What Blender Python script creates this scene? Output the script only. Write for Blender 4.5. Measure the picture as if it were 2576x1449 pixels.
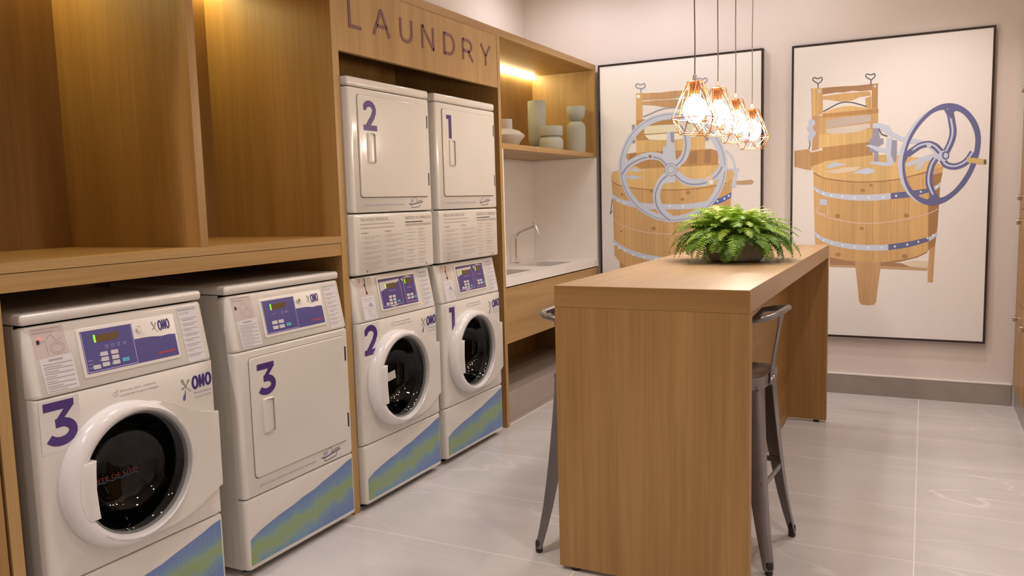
import bpy, bmesh, math, random
from mathutils import Vector, Matrix, Euler

scene = bpy.context.scene
for o in list(bpy.data.objects):
    bpy.data.objects.remove(o, do_unlink=True)
COL = scene.collection
PI = math.pi

# ------------------------------------------------------------------ camera
cam_d = bpy.data.cameras.new('camera')
cam_d.sensor_width = 36.0
cam_d.lens = 2035.8 / 2576.0 * 36.0
cam_d.clip_start = 0.05
cam = bpy.data.objects.new('camera', cam_d)
COL.objects.link(cam)
_yaw, _pitch, _roll = 0.4717, -0.1076, -0.0269
_f = Vector((-math.sin(_yaw) * math.cos(_pitch), math.cos(_yaw) * math.cos(_pitch), math.sin(_pitch)))
_r = _f.cross(Vector((0, 0, 1))).normalized()
_u = _r.cross(_f)
_r2 = _r * math.cos(_roll) + _u * math.sin(_roll)
_u2 = -_r * math.sin(_roll) + _u * math.cos(_roll)
_m = Matrix((_r2, _u2, -_f)).transposed().to_4x4()
_m.translation = Vector((2.347, -1.4526, 1.4691))
cam.matrix_world = _m
scene.camera = cam

# ------------------------------------------------------------------ world, exposure
world = bpy.data.worlds.new('world')
scene.world = world
world.use_nodes = True
world.node_tree.nodes['Background'].inputs[0].default_value = (1.0, 0.86, 0.76, 1)
world.node_tree.nodes['Background'].inputs[1].default_value = 0.25
vs = scene.view_settings
vs.view_transform = 'Standard'
vs.look = 'None'
vs.gamma = 1.0
vs.use_curve_mapping = False
vs.exposure = 0.35

# ------------------------------------------------------------------ ceiling downlights of the room
WARM = (1.0, 0.865, 0.83)
def downlight(name, x, y, watts, size=115, aim=None, z=3.27, soft=0.07, color=WARM):
    d = bpy.data.lights.new(name, 'SPOT')
    d.energy = watts
    d.color = color
    d.spot_size = math.radians(size)
    d.spot_blend = 0.75
    d.shadow_soft_size = soft
    o = bpy.data.objects.new(name, d)
    COL.objects.link(o)
    o.location = (x, y, z)
    if aim:
        o.rotation_euler = (Vector(aim) - Vector((x, y, z))).to_track_quat('-Z', 'Y').to_euler()
    return o
for x, y, w in ((1.1, 3.25, 60), (0.95, 0.9, 50), (1.2, -1.4, 40), (2.45, 2.6, 47), (2.35, 0.6, 56), (2.2, -1.6, 58), (2.4, 3.9, 66)):
    downlight('ceiling_downlight', x, y, w)
downlight('ceiling_downlight', 0.07, -0.75, 85, 130, soft=0.035)
for x, y, w in ((-0.12, 4.2, 19), (0.65, 4.2, 19), (1.5, 4.2, 12)):
    downlight('wall_washer', x, y, w, 172, color=(1.0, 0.92, 0.95))

# ------------------------------------------------------------------ helpers
def lin(c):
    c = c / 255.0
    return c / 12.92 if c <= 0.04045 else ((c + 0.055) / 1.055) ** 2.4

def srgb(r, g, b):
    return (lin(r), lin(g), lin(b), 1.0)

def rel(px, ref, k=0.82):
    return tuple(min(0.95, lin(p) / lin(q) * k) for p, q in zip(px, ref)) + (1.0,)

MATS = {}
def mat(name, color, rough=0.5, metal=0.0, coat=0.0, emit=None, strength=0.0, spec=0.5):
    if name in MATS:
        return MATS[name]
    m = bpy.data.materials.new(name)
    m.use_nodes = True
    b = m.node_tree.nodes['Principled BSDF']
    b.inputs['Base Color'].default_value = color if len(color) == 4 else tuple(color) + (1,)
    b.inputs['Roughness'].default_value = rough
    b.inputs['Metallic'].default_value = metal
    b.inputs['Coat Weight'].default_value = coat
    b.inputs['Coat Roughness'].default_value = 0.08
    b.inputs['Specular IOR Level'].default_value = spec
    if emit:
        b.inputs['Emission Color'].default_value = tuple(emit) + (1,) if len(emit) == 3 else emit
        b.inputs['Emission Strength'].default_value = strength
    MATS[name] = m
    return m

def nd(m, t, **kw):
    n = m.node_tree.nodes.new(t)
    for k, v in kw.items():
        setattr(n, k, v)
    return n

def ramp(m, stops):
    r = nd(m, 'ShaderNodeValToRGB')
    e = r.color_ramp.elements
    while len(e) < len(stops):
        e.new(0.5)
    for el, (p, c) in zip(e, stops):
        el.position = p
        el.color = c if len(c) == 4 else tuple(c) + (1,)
    return r

def wood(name, axis, dark, mid, light, rough=0.42, scale=1.0):
    """laminate with long grain along the given axis"""
    if name in MATS:
        return MATS[name]
    m = mat(name, mid, rough)
    L = m.node_tree.links
    b = m.node_tree.nodes['Principled BSDF']
    tc = nd(m, 'ShaderNodeTexCoord')
    def grain(across, along, detail, dist):
        mp = nd(m, 'ShaderNodeMapping')
        s = [across * scale] * 3
        s[axis] = along * scale
        mp.inputs['Scale'].default_value = s
        L.new(tc.outputs['Object'], mp.inputs['Vector'])
        n = nd(m, 'ShaderNodeTexNoise')
        n.inputs['Scale'].default_value = 1.0
        n.inputs['Detail'].default_value = detail
        n.inputs['Distortion'].default_value = dist
        L.new(mp.outputs[0], n.inputs['Vector'])
        return n
    n1 = grain(8, 0.55, 3, 0.5)
    n2 = grain(90, 2.2, 4, 0.2)
    r1 = ramp(m, ((0.28, dark), (0.5, mid), (0.72, light)))
    L.new(n1.outputs['Fac'], r1.inputs['Fac'])
    r2 = ramp(m, ((0.3, (0.89, 0.88, 0.86)), (0.7, (1.06, 1.06, 1.06))))
    L.new(n2.outputs['Fac'], r2.inputs['Fac'])
    mx = nd(m, 'ShaderNodeMix', data_type='RGBA', blend_type='MULTIPLY')
    mx.inputs['Factor'].default_value = 1.0
    L.new(r1.outputs[0], mx.inputs[6])
    L.new(r2.outputs[0], mx.inputs[7])
    L.new(mx.outputs[2], b.inputs['Base Color'])
    bm = nd(m, 'ShaderNodeBump')
    bm.inputs['Strength'].default_value = 0.06
    bm.inputs['Distance'].default_value = 0.002
    L.new(n2.outputs['Fac'], bm.inputs['Height'])
    L.new(bm.outputs[0], b.inputs['Normal'])
    return m

W_D, W_M, W_L = (0.30, 0.160, 0.046), (0.355, 0.200, 0.064), (0.41, 0.240, 0.085)
WOOD = [wood('oak_laminate_%s' % 'xyz'[a], a, W_D, W_M, W_L) for a in range(3)]

OAK_LIT = [wood('lit_front_oak_laminate_%s' % 'xyz'[a], a, (0.35, 0.205, 0.068), (0.43, 0.265, 0.098), (0.49, 0.315, 0.125)) for a in range(3)]  # same oak, lightened: the stronger light on cabinet fronts is put into the colour

def noisy(name, c1, c2, scale, rough=0.6, metal=0.0, bump=0.0, coat=0.0, detail=4):
    if name in MATS:
        return MATS[name]
    m = mat(name, c1, rough, metal, coat)
    L = m.node_tree.links
    b = m.node_tree.nodes['Principled BSDF']
    tc = nd(m, 'ShaderNodeTexCoord')
    n = nd(m, 'ShaderNodeTexNoise')
    n.inputs['Scale'].default_value = scale
    n.inputs['Detail'].default_value = detail
    L.new(tc.outputs['Object'], n.inputs['Vector'])
    r = ramp(m, ((0.3, c1), (0.7, c2)))
    L.new(n.outputs['Fac'], r.inputs['Fac'])
    L.new(r.outputs[0], b.inputs['Base Color'])
    if bump:
        bm = nd(m, 'ShaderNodeBump')
        bm.inputs['Strength'].default_value = bump
        bm.inputs['Distance'].default_value = 0.004
        L.new(n.outputs['Fac'], bm.inputs['Height'])
        L.new(bm.outputs[0], b.inputs['Normal'])
    return m

ENAMEL = noisy('white_enamel', (0.70, 0.675, 0.62), (0.73, 0.705, 0.65), 3.0, 0.22, coat=0.4)
RINGW = mat('white_door_plastic', (0.78, 0.765, 0.76), 0.2, coat=0.4)
SEAM = mat('dark_seam', (0.13, 0.105, 0.09), 0.6)
RUBBER = mat('black_rubber', (0.02, 0.018, 0.017), 0.55)
CHROME = mat('chrome', (0.8, 0.78, 0.76), 0.12, 1.0)
STEELB = noisy('brushed_steel', (0.55, 0.52, 0.5), (0.62, 0.6, 0.57), 40, 0.3, 1.0)
PAPER = mat('white_sticker', (0.735, 0.715, 0.69), 0.35)
PAPER2 = mat('instruction_sheet', (0.70, 0.685, 0.71), 0.5)
CARDM = mat('pinkish_card', (0.60, 0.52, 0.50), 0.4)
GREYP = mat('grey_print', (0.42, 0.385, 0.39), 0.6)
DARKP = mat('dark_print', (0.10, 0.085, 0.085), 0.6)
LILACP = mat('lilac_print', (0.40, 0.38, 0.56), 0.6)
PURPLE = mat('purple_vinyl', (0.072, 0.032, 0.19), 0.38)
PANELB = mat('violet_blue_overlay', (0.085, 0.075, 0.27), 0.3)
PANELL = mat('lilac_line', (0.42, 0.38, 0.66), 0.4)
KEYM = mat('grey_key', (0.62, 0.61, 0.64), 0.4)
CYAN = mat('cyan_key', (0.10, 0.42, 0.58), 0.4)
AMBER = mat('amber_screen', (0.13, 0.075, 0.02), 0.25)
GREENLED = mat('green_digit', (0.1, 0.6, 0.02), 0.4, emit=(0.25, 1.0, 0.03), strength=0.9)
REDLED = mat('red_indicator', (0.6, 0.02, 0.02), 0.4, emit=(1.0, 0.08, 0.06), strength=2.0)
REDP = mat('red_print', (0.50, 0.05, 0.035), 0.5)
BLUEP = mat('blue_print', (0.08, 0.17, 0.36), 0.5)
OLIVE = mat('olive_grey_print', (0.34, 0.33, 0.27), 0.5)

class Frame:
    def __init__(s, o, a, b):
        s.o, s.a, s.b = Vector(o), Vector(a).normalized(), Vector(b).normalized()
        s.n = s.a.cross(s.b)
    def pt(s, u, v, h=0.0):
        return s.o + s.a * u + s.b * v + s.n * h

class MB:
    """collects geometry, then links it as one mesh object"""
    def __init__(s):
        s.v, s.f, s.sm = [], [], []
    def add(s, vs, fs, smooth=False):
        k = len(s.v)
        s.v += [Vector(p) for p in vs]
        s.f += [tuple(i + k for i in f) for f in fs]
        s.sm += [smooth] * len(fs)
        return s
    def box(s, x0, x1, y0, y1, z0, z1, bev=0.0, seg=2):
        if bev <= 0:
            vs = [(x, y, z) for x in (x0, x1) for y in (y0, y1) for z in (z0, z1)]
            return s.add(vs, [(0, 1, 3, 2), (4, 6, 7, 5), (0, 4, 5, 1), (2, 3, 7, 6), (0, 2, 6, 4), (1, 5, 7, 3)])
        bm = bmesh.new()
        bmesh.ops.create_cube(bm, size=1.0)
        for v in bm.verts:
            v.co = Vector(((x0 + x1) / 2 + v.co.x * (x1 - x0), (y0 + y1) / 2 + v.co.y * (y1 - y0), (z0 + z1) / 2 + v.co.z * (z1 - z0)))
        bmesh.ops.bevel(bm, geom=list(bm.edges), offset=bev, segments=seg, profile=0.5, affect='EDGES')
        return s.bm(bm, True)
    def bm(s, bm, smooth=False):
        bm.verts.index_update()
        s.add([v.co.copy() for v in bm.verts], [tuple(v.index for v in f.verts) for f in bm.faces], smooth)
        bm.free()
        return s
    def ring(s, loops, closed=True, cap0=False, cap1=False, smooth=True):
        n = len(loops[0])
        k = len(s.v)
        for l in loops:
            s.v += [Vector(p) for p in l]
        fs = []
        for i in range(len(loops) - 1):
            for j in range(n if closed else n - 1):
                a, b = k + i * n + j, k + i * n + (j + 1) % n
                fs.append((a, b, b + n, a + n))
        s.f += fs
        s.sm += [smooth] * len(fs)
        if cap0:
            s.f.append(tuple(k + j for j in reversed(range(n)))); s.sm.append(False)
        if cap1:
            s.f.append(tuple(k + (len(loops) - 1) * n + j for j in range(n))); s.sm.append(False)
        return s
    def lathe(s, fr, cu, cv, prof, n=48, cap0=False, cap1=False):
        """profile of (radius, height along the frame normal)"""
        return s.ring([[fr.pt(cu + r * math.cos(2 * PI * i / n), cv + r * math.sin(2 * PI * i / n), h) for i in range(n)] for r, h in prof],
                      True, cap0, cap1)
    def tube(s, pts, r, n=10, closed=False, caps=True):
        pts = [Vector(p) for p in pts]
        m = len(pts)
        loops = []
        prev = None
        for i, p in enumerate(pts):
            if closed:
                t = (pts[(i + 1) % m] - pts[i - 1])
            else:
                t = pts[min(i + 1, m - 1)] - pts[max(i - 1, 0)]
            t.normalize()
            ref = prev if prev is not None else (Vector((0, 0, 1)) if abs(t.z) < 0.9 else Vector((1, 0, 0)))
            a = (ref - t * ref.dot(t))
            if a.length < 1e-5:
                a = t.orthogonal()
            a.normalize()
            prev = a
            b = t.cross(a)
            rr = r[i] if isinstance(r, (list, tuple)) else r
            loops.append([p + a * (rr * math.cos(2 * PI * j / n)) + b * (rr * math.sin(2 * PI * j / n)) for j in range(n)])
        if closed:
            loops.append(loops[0])
        return s.ring(loops, True, caps and not closed, caps and not closed)
    def poly(s, fr, pts, h=0.0):
        return s.add([fr.pt(u, v, h) for u, v in pts], [tuple(range(len(pts)))])
    def rect(s, fr, u0, u1, v0, v1, h=0.0):
        return s.poly(fr, ((u0, v0), (u1, v0), (u1, v1), (u0, v1)), h)
    def slab(s, fr, pts, h0, h1, bev=0.0):
        """polygon outline extruded along the frame normal"""
        if bev <= 0:
            n = len(pts)
            s.ring([[fr.pt(u, v, h0) for u, v in pts], [fr.pt(u, v, h1) for u, v in pts]], True, True, True, False)
            return s
        bm = bmesh.new()
        lo = [bm.verts.new(fr.pt(u, v, h0)) for u, v in pts]
        hi = [bm.verts.new(fr.pt(u, v, h1)) for u, v in pts]
        n = len(pts)
        top = bm.faces.new(hi)
        bm.faces.new(lo[::-1])
        for i in range(n):
            bm.faces.new((lo[i], lo[(i + 1) % n], hi[(i + 1) % n], hi[i]))
        bmesh.ops.bevel(bm, geom=list(top.edges), offset=bev, segments=3, profile=0.5, affect='EDGES')
        return s.bm(bm, True)
    def stroke(s, fr, pts, w, h=0.0, closed=False, thick=0.0, step=8e-6):
        n = len(pts)
        P = [Vector((p[0], p[1])) for p in pts]
        A, B = [], []
        for i in range(n):
            if closed:
                d0, d1 = P[i] - P[i - 1], P[(i + 1) % n] - P[i]
            else:
                d0 = P[i] - P[i - 1] if i else P[1] - P[0]
                d1 = P[i + 1] - P[i] if i < n - 1 else d0
            d0 = d0.normalized(); d1 = d1.normalized()
            t = d0 + d1
            t = t.normalized() if t.length > 1e-6 else d0
            nn = Vector((-t.y, t.x))
            k = max(0.5, nn.dot(Vector((-d0.y, d0.x))))
            A.append(P[i] + nn * (w / 2 / k)); B.append(P[i] - nn * (w / 2 / k))
        if closed:
            A.append(A[0]); B.append(B[0])
        for i in range(len(A) - 1):
            q = [B[i], B[i + 1], A[i + 1], A[i]]
            if thick:
                s.slab(fr, [(p.x, p.y) for p in q], h, h + thick)
            else:
                s.poly(fr, [(p.x, p.y) for p in q], h + i * step)
        return s

def weight_norm(o):
    return o

def obj(name, mb, material, parent=None, base=None):
    me = bpy.data.meshes.new(name)
    off = Vector(base) if base is not None else (Vector(parent['_base']) if parent is not None and '_base' in parent else Vector((0, 0, 0)))
    me.from_pydata([v - off for v in mb.v], [], mb.f)
    me.polygons.foreach_set('use_smooth', mb.sm)
    me.materials.append(material)
    me.validate()
    me.update()
    if any(mb.sm):
        try:
            me.set_sharp_from_angle(angle=math.radians(40))
        except Exception:
            pass
    o = bpy.data.objects.new(name, me)
    COL.objects.link(o)
    if parent is not None:
        o.parent = parent
        o['_base'] = tuple(off)
        # sub-parts share the thing's origin
    elif base is not None:
        o.location = off
        o['_base'] = tuple(off)
    return o

def thing(name, label, cat, base=(0, 0, 0), group=None):
    o = bpy.data.objects.new(name, None)
    COL.objects.link(o)
    o.location = base
    o.empty_display_size = 0.1
    o['_base'] = tuple(base)
    o['label'] = label
    o['category'] = cat
    if group:
        o['group'] = group
    return o

def tag(o, label, cat, group=None):
    o['label'] = label
    o['category'] = cat
    if group:
        o['group'] = group
    return o

def struct(name, mb, material):
    o = obj(name, mb, material)
    o['kind'] = 'structure'
    return o

def rrect(u0, u1, v0, v1, r, n=5):
    out = []
    for cu, cv, a0 in ((u1 - r, v0 + r, -PI / 2), (u1 - r, v1 - r, 0), (u0 + r, v1 - r, PI / 2), (u0 + r, v0 + r, PI)):
        for i in range(n + 1):
            a = a0 + PI / 2 * i / n
            out.append((cu + r * math.cos(a), cv + r * math.sin(a)))
    return out

def pillow(mb, fr, u0, u1, v0, v1, depth, iu, iv, corner=0.012, n=5):
    """panel with softly rounded edges: insets iu (sides) and iv (top, bottom)"""
    loops = []
    for t in (0.0, 0.25, 0.5, 0.75, 1.0):
        a = t * PI / 2
        k = 1 - math.sin(a)
        hh = -(1 - math.cos(a)) * 0
        loops.append((k, t))
    out = []
    for k, t in ((0, 0), (0, 0.55), (0.12, 0.78), (0.36, 0.93), (1, 1.0)):
        du, dv = iu * k, iv * k
        hh = -depth + depth * t
        r = corner
        out.append([fr.pt(u, v, hh) for u, v in rrect(u0 + du, u1 - du, v0 + dv, v1 - dv, r, n)])
    mb.ring(out, True, False, True, True)
    return mb

def holed_panel(mb, fr, u0, u1, v0, v1, depth, iu, iv, hu, hv, hr, n=64):
    """same panel with a round hole"""
    cs = [math.atan2(v - hv, u - hu) for u, v in ((u0, v0), (u1, v0), (u1, v1), (u0, v1))]
    ang = sorted([2 * PI * i / n - PI for i in range(n)] + cs)
    def ray(a, a0, a1, b0, b1):
        c, s_ = math.cos(a), math.sin(a)
        t = 1e9
        if c > 1e-9: t = min(t, (a1 - hu) / c)
        if c < -1e-9: t = min(t, (a0 - hu) / c)
        if s_ > 1e-9: t = min(t, (b1 - hv) / s_)
        if s_ < -1e-9: t = min(t, (b0 - hv) / s_)
        return hu + c * t, hv + s_ * t
    loops = []
    for k, t in ((0, 0), (0, 0.55), (0.12, 0.78), (0.36, 0.93), (1, 1.0)):
        du, dv = iu * k, iv * k
        loops.append([fr.pt(*ray(a, u0 + du, u1 - du, v0 + dv, v1 - dv), -depth + depth * t) for a in ang])
    loops.append([fr.pt(hu + hr * math.cos(a), hv + hr * math.sin(a), 0) for a in ang])
    loops.append([fr.pt(hu + hr * math.cos(a), hv + hr * math.sin(a), -depth) for a in ang])
    mb.ring(loops, True, False, False, True)
    return mb

TXT = {}
def text_mesh(t, bold=False):
    """2D outline mesh of a line of lettering, cap height 1"""
    if (t, bold) in TXT:
        return TXT[(t, bold)]
    cu = bpy.data.curves.new('txt', 'FONT')
    cu.body = t
    cu.size = 1.0
    cu.resolution_u = 2
    if bold:
        cu.offset = 0.018
    o = bpy.data.objects.new('txt', cu)
    me = bpy.data.meshes.new_from_object(o)
    vs_ = [(v.co.x, v.co.y) for v in me.vertices]
    fs = [tuple(p.vertices) for p in me.polygons]
    bpy.data.objects.remove(o)
    bpy.data.curves.remove(cu)
    bpy.data.meshes.remove(me)
    if not vs_:
        vs_ = [(0, 0)]; fs = []
    x0 = min(v[0] for v in vs_); x1 = max(v[0] for v in vs_)
    TXT[(t, bold)] = (vs_, fs, x0, x1)
    return TXT[(t, bold)]

def letter(mb, fr, t, u0, u1, v, hgt, h=0.0006, bold=False):
    """lettering fitted to the span u0..u1 on baseline v with cap height hgt"""
    vs_, fs, x0, x1 = text_mesh(t, bold)
    k = (u1 - u0) / (x1 - x0)
    mb.add([fr.pt(u0 + (x - x0) * k, v + y * hgt / 0.72, h) for x, y in vs_], fs)
    return mb

def arc_letter(mb, fr, t, cu, cv, r, a0, a1, hgt, hfun, inward=False):
    vs_, fs, x0, x1 = text_mesh(t)
    out = []
    for x, y in vs_:
        a = a0 + (a1 - a0) * (x - x0) / (x1 - x0)
        rr = r + (-y if inward else y) * hgt / 0.72
        out.append(fr.pt(cu + rr * math.cos(a), cv + rr * math.sin(a), hfun(rr)))
    mb.add(out, fs)
    return mb

def lines(mb, fr, u0, u1, v0, v1, n, w, rnd, h=0.0006, para=2):
    """rows of small print: v1 top, v0 bottom"""
    st = (v1 - v0) / max(1, n - 1)
    for i in range(n):
        v = v1 - st * i
        e = u1 if i % para != para - 1 else u0 + (u1 - u0) * rnd.uniform(0.35, 0.9)
        mb.rect(fr, u0, e, v - w / 2, v + w / 2, h)
    return mb
# ================================================================== the room
YB = 4.83                                     # back wall plane
XR = 2.905                                    # front of the locker wall on the right
WALLP = noisy('warm_white_paint', (0.72, 0.665, 0.63), (0.75, 0.695, 0.66), 1.2, 0.75)
struct('wall_back', MB().box(-0.9, 3.4, YB, YB + 0.12, 0, 3.3), WALLP)
struct('wall_left', MB().box(-0.98, -0.86, -3.2, 1.55, 0, 3.3).box(-0.98, -0.68, 1.55, YB, 2.531, 3.3).box(-0.98, -0.821, 1.55, YB, 0, 2.531), WALLP)
struct('wall_right', MB().box(3.33, 3.45, -3.2, YB, 0, 3.3).box(XR, 3.33, -3.2, 3.5, 0, 2.53).box(XR, 3.33, -3.2, YB, 2.54, 3.3), WALLP)
struct('wall_front', MB().box(-0.9, 3.45, -3.32, -3.2, 0, 3.3), WALLP)
struct('ceiling', MB().box(-0.98, 3.45, -3.32, YB + 0.12, 3.3, 3.4), mat('ceiling_paint', (0.74, 0.71, 0.68), 0.8))

# floor: light joints with 60 x 120 porcelain tiles
GROUT = mat('pale_grout', (0.74, 0.71, 0.68), 0.7)
def tile_mat():
    m = mat('grey_marble_porcelain', (0.42, 0.39, 0.365), 0.22)
    L = m.node_tree.links
    b = m.node_tree.nodes['Principled BSDF']
    g = nd(m, 'ShaderNodeNewGeometry')
    mp = nd(m, 'ShaderNodeMapping')
    mp.inputs['Rotation'].default_value = (0, 0, 0.55)
    mp.inputs['Scale'].default_value = (0.55, 1.7, 1)
    L.new(g.outputs['Position'], mp.inputs['Vector'])
    n1 = nd(m, 'ShaderNodeTexNoise')
    n1.inputs['Scale'].default_value = 2.2
    n1.inputs['Detail'].default_value = 6
    n1.inputs['Distortion'].default_value = 0.8
    L.new(mp.outputs[0], n1.inputs['Vector'])
    r1 = ramp(m, ((0.3, (0.50, 0.485, 0.475)), (0.7, (0.585, 0.565, 0.555))))
    L.new(n1.outputs['Fac'], r1.inputs['Fac'])
    # thin pale veins where a second noise crosses its middle value
    n2 = nd(m, 'ShaderNodeTexNoise')
    n2.inputs['Scale'].default_value = 1.05
    n2.inputs['Detail'].default_value = 3
    n2.inputs['Distortion'].default_value = 0.35
    L.new(mp.outputs[0], n2.inputs['Vector'])
    s = nd(m, 'ShaderNodeMath', operation='SUBTRACT')
    s.inputs[1].default_value = 0.5
    L.new(n2.outputs['Fac'], s.inputs[0])
    a = nd(m, 'ShaderNodeMath', operation='ABSOLUTE')
    L.new(s.outputs[0], a.inputs[0])
    r2 = ramp(m, ((0.0, (1, 1, 1)), (0.0075, (0, 0, 0))))
    L.new(a.outputs[0], r2.inputs['Fac'])
    n3 = nd(m, 'ShaderNodeTexNoise')
    n3.inputs['Scale'].default_value = 1.4
    L.new(g.outputs['Position'], n3.inputs['Vector'])
    r3 = ramp(m, ((0.36, (0, 0, 0)), (0.58, (0.55, 0.55, 0.55))))
    L.new(n3.outputs['Fac'], r3.inputs['Fac'])
    mu = nd(m, 'ShaderNodeMath', operation='MULTIPLY')
    L.new(r2.outputs[0], mu.inputs[0])
    L.new(r3.outputs[0], mu.inputs[1])
    mx = nd(m, 'ShaderNodeMix', data_type='RGBA')
    L.new(mu.outputs[0], mx.inputs['Factor'])
    L.new(r1.outputs[0], mx.inputs[6])
    mx.inputs[7].default_value = (0.76, 0.73, 0.71, 1)
    L.new(mx.outputs[2], b.inputs['Base Color'])
    return m
TILEM = tile_mat()
floor = struct('floor', MB().box(-0.98, 3.45, -3.32, YB + 0.12, -0.1, -0.0003), GROUT)
tile_me = None
g = 0.0022
for ix in range(-2, 2):
    for iy in range(-8, 6):
        x0, y0 = 2.345 + 1.2 * ix, 1.4 + 0.6 * iy
        x1, y1 = min(x0 + 1.2, 3.4), min(y0 + 0.6, YB)
        x0 = max(x0, -0.9)
        if x1 - x0 < 0.02 or y1 - y0 < 0.02:
            continue
        tl = obj('tile', MB().box(x0 + g, x1 - g, y0 + g, y1 - g, -0.009, 0.0), TILEM, floor)
BASEM = noisy('taupe_porcelain', (0.30, 0.26, 0.235), (0.34, 0.30, 0.27), 6, 0.35)
struct('baseboard_back', MB().box(0.0, XR - 0.005, YB - 0.014, YB, 0.0, 0.14), BASEM)
struct('trim_1', MB().box(0.0, XR - 0.005, YB - 0.016, YB, 0.14, 0.152, 0.003), mat('white_trim', (0.84, 0.80, 0.77), 0.4))

# ================================================================== locker wall on the right
t = thing('locker_cabinet', 'tall wood-fronted locker cabinet with round metal knobs along right wall', 'cabinet', (3.1, 4.2, 0))
obj('body', MB().box(XR + 0.02, 3.325, 3.51, 4.80, 0.15, 2.53), WOOD[2], t)
obj('plinth', MB().box(XR + 0.012, 3.325, 3.51, 4.80, 0.0, 0.148), BASEM, t)
KN = mat('satin_knob', (0.66, 0.62, 0.60), 0.25, 1.0)
fr_l = Frame((0, 0, 0), (0, -1, 0), (0, 0, 1))   # faces -X
fr_l.n = Vector((-1, 0, 0))
for c in range(3):
    ya, yb_ = 4.80 - 0.43 * c - 0.43 + 0.002, 4.80 - 0.43 * c - 0.002
    for (z0, z1, zk) in ((0.152, 0.72, 0.645), (0.724, 1.325, 1.255), (1.329, 1.98, 1.405), (1.984, 2.53, 2.06)):
        d = obj('door', MB().box(XR, XR + 0.019, ya, yb_, z0, z1, 0.0015, 1), WOOD[2], t)
        yk = ya + 0.10
        mb = MB()
        f2 = Frame((XR, yk, zk), (0, -1, 0), (0, 0, 1))
        mb.lathe(f2, 0, 0, ((0.007, 0), (0.007, 0.018), (0.017, 0.020), (0.019, 0.024), (0.019, 0.042), (0.016, 0.045)), 16, False, True)
        obj('knob', mb, KN, d)

# ================================================================== joinery along the laundry wall
XC = -0.035
t = thing('tall_side_cabinet', 'plain reddish wood cabinet panel at the far left edge', 'cabinet', (-0.4, -0.5, 0))
obj('body', MB().box(-0.80, XC - 0.02, -1.3, -0.094, 0.06, 2.53), WOOD[2], t)
obj('door', MB().box(XC - 0.019, XC - 0.002, -0.80, -0.094, 0.06, 2.53, 0.0015, 1), WOOD[2], t)
obj('plinth', MB().box(-0.80, XC - 0.04, -1.3, -0.094, 0.0, 0.06), BASEM, t)

LEDM = mat('led_strip', (1, 1, 1), 0.5, emit=(1.0, 0.93, 0.44), strength=68.0)
LEDW = mat('bright_led_strip', (1, 1, 1), 0.5, emit=(1.0, 0.90, 0.50), strength=24.0)
t = thing('open_niche_cabinet', 'wooden cabinet with two deep open niches above machines numbered 3', 'cabinet', (-0.4, 0.7, 0))
XBK = -0.80
obj('side_panel', MB().box(XBK - 0.02, XC, -0.086, -0.05, 0.0, 2.62), WOOD[2], t)
obj('edge_band', MB().box(XC, XC + 0.001, -0.086, -0.05, 0.0, 2.62), OAK_LIT[2], t)
obj('side_panel', MB().box(XBK, XC, 1.505, 1.549, 2.4865, 2.62), WOOD[2], t)
obj('divider', MB().box(XBK, XC - 0.022, 0.715, 0.752, 1.3275, 2.565), WOOD[2], t)
obj('shelf', MB().box(XBK, XC, -0.0495, 1.5045, 1.297, 1.327), WOOD[1], t)
obj('edge_band', MB().box(XC, XC + 0.001, -0.0495, 1.5045, 1.297, 1.327), OAK_LIT[1], t)
obj('fascia', MB().box(XC - 0.03, XC - 0.001, -0.0495, 1.5045, 1.240, 1.295), OAK_LIT[1], t)
obj('shelf_underside', MB().box(XBK, XC - 0.031, -0.0495, 1.5045, 1.27, 1.295), WOOD[1], t)
obj('top_panel', MB().box(XBK, XC - 0.03, -0.0495, 1.5045, 2.565, 2.60), WOOD[1], t)
obj('header', MB().box(XC - 0.029, XC, -0.0495, 1.5045, 2.565, 2.62), WOOD[2], t)
obj('back_panel', MB().box(XBK - 0.02, XBK - 0.001, -0.0495, 1.5045, 0.0, 2.6), WOOD[2], t)
for a, b in ((-0.045, 0.712), (0.755, 1.50)):
    obj('led_strip', MB().box(XBK + 0.010, XBK + 0.026, a, b, 2.548, 2.5645), LEDM, t)
    obj('led_lip', MB().box(XBK + 0.050, XBK + 0.056, a, b, 2.5385, 2.5645), WOOD[1], t)

t = thing('machine_surround', 'tall wooden surround lettered LAUNDRY around the stacked machines 1 and 2', 'cabinet', (-0.4, 2.3, 0))
obj('side_panel', MB().box(-0.82, XC, 1.505, 1.55, 0.0, 2.486), WOOD[2], t)
obj('edge_band', MB().box(XC, XC + 0.001, 1.505, 1.55, 0.0, 2.4855), OAK_LIT[2], t)
obj('side_panel', MB().box(-0.80, XC, 3.096, 3.131, 0.0, 2.486), WOOD[2], t)
obj('edge_band', MB().box(XC, XC + 0.001, 3.096, 3.131, 0.0, 2.4855), OAK_LIT[2], t)
hd = obj('header', MB().box(XC - 0.028, XC - 0.001, 1.5505, 3.0955, 2.168, 2.4855), OAK_LIT[2], t)
obj('top_board', MB().box(-0.819, XC + 0.002, 1.551, 4.790, 2.486, 2.53), OAK_LIT[1], t)
obj('back_panel', MB().box(-0.815, -0.80, 1.5505, 3.0955, 0.0, 2.485), WOOD[2], t)
FX = Frame((0, 0, 0), (0, 1, 0), (0, 0, 1))       # faces +X, u = Y, v = Z
SIGN = mat('mauve_letter', (0.185, 0.085, 0.075), 0.45)
def sgn(*paths):
    mb = MB()
    for p in paths:
        mb.stroke(Frame((XC - 0.001, 0, 0), (0, 1, 0), (0, 0, 1)), p, 0.0165, 0.0, thick=0.003)
    return obj('letter', mb, SIGN, hd)
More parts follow.
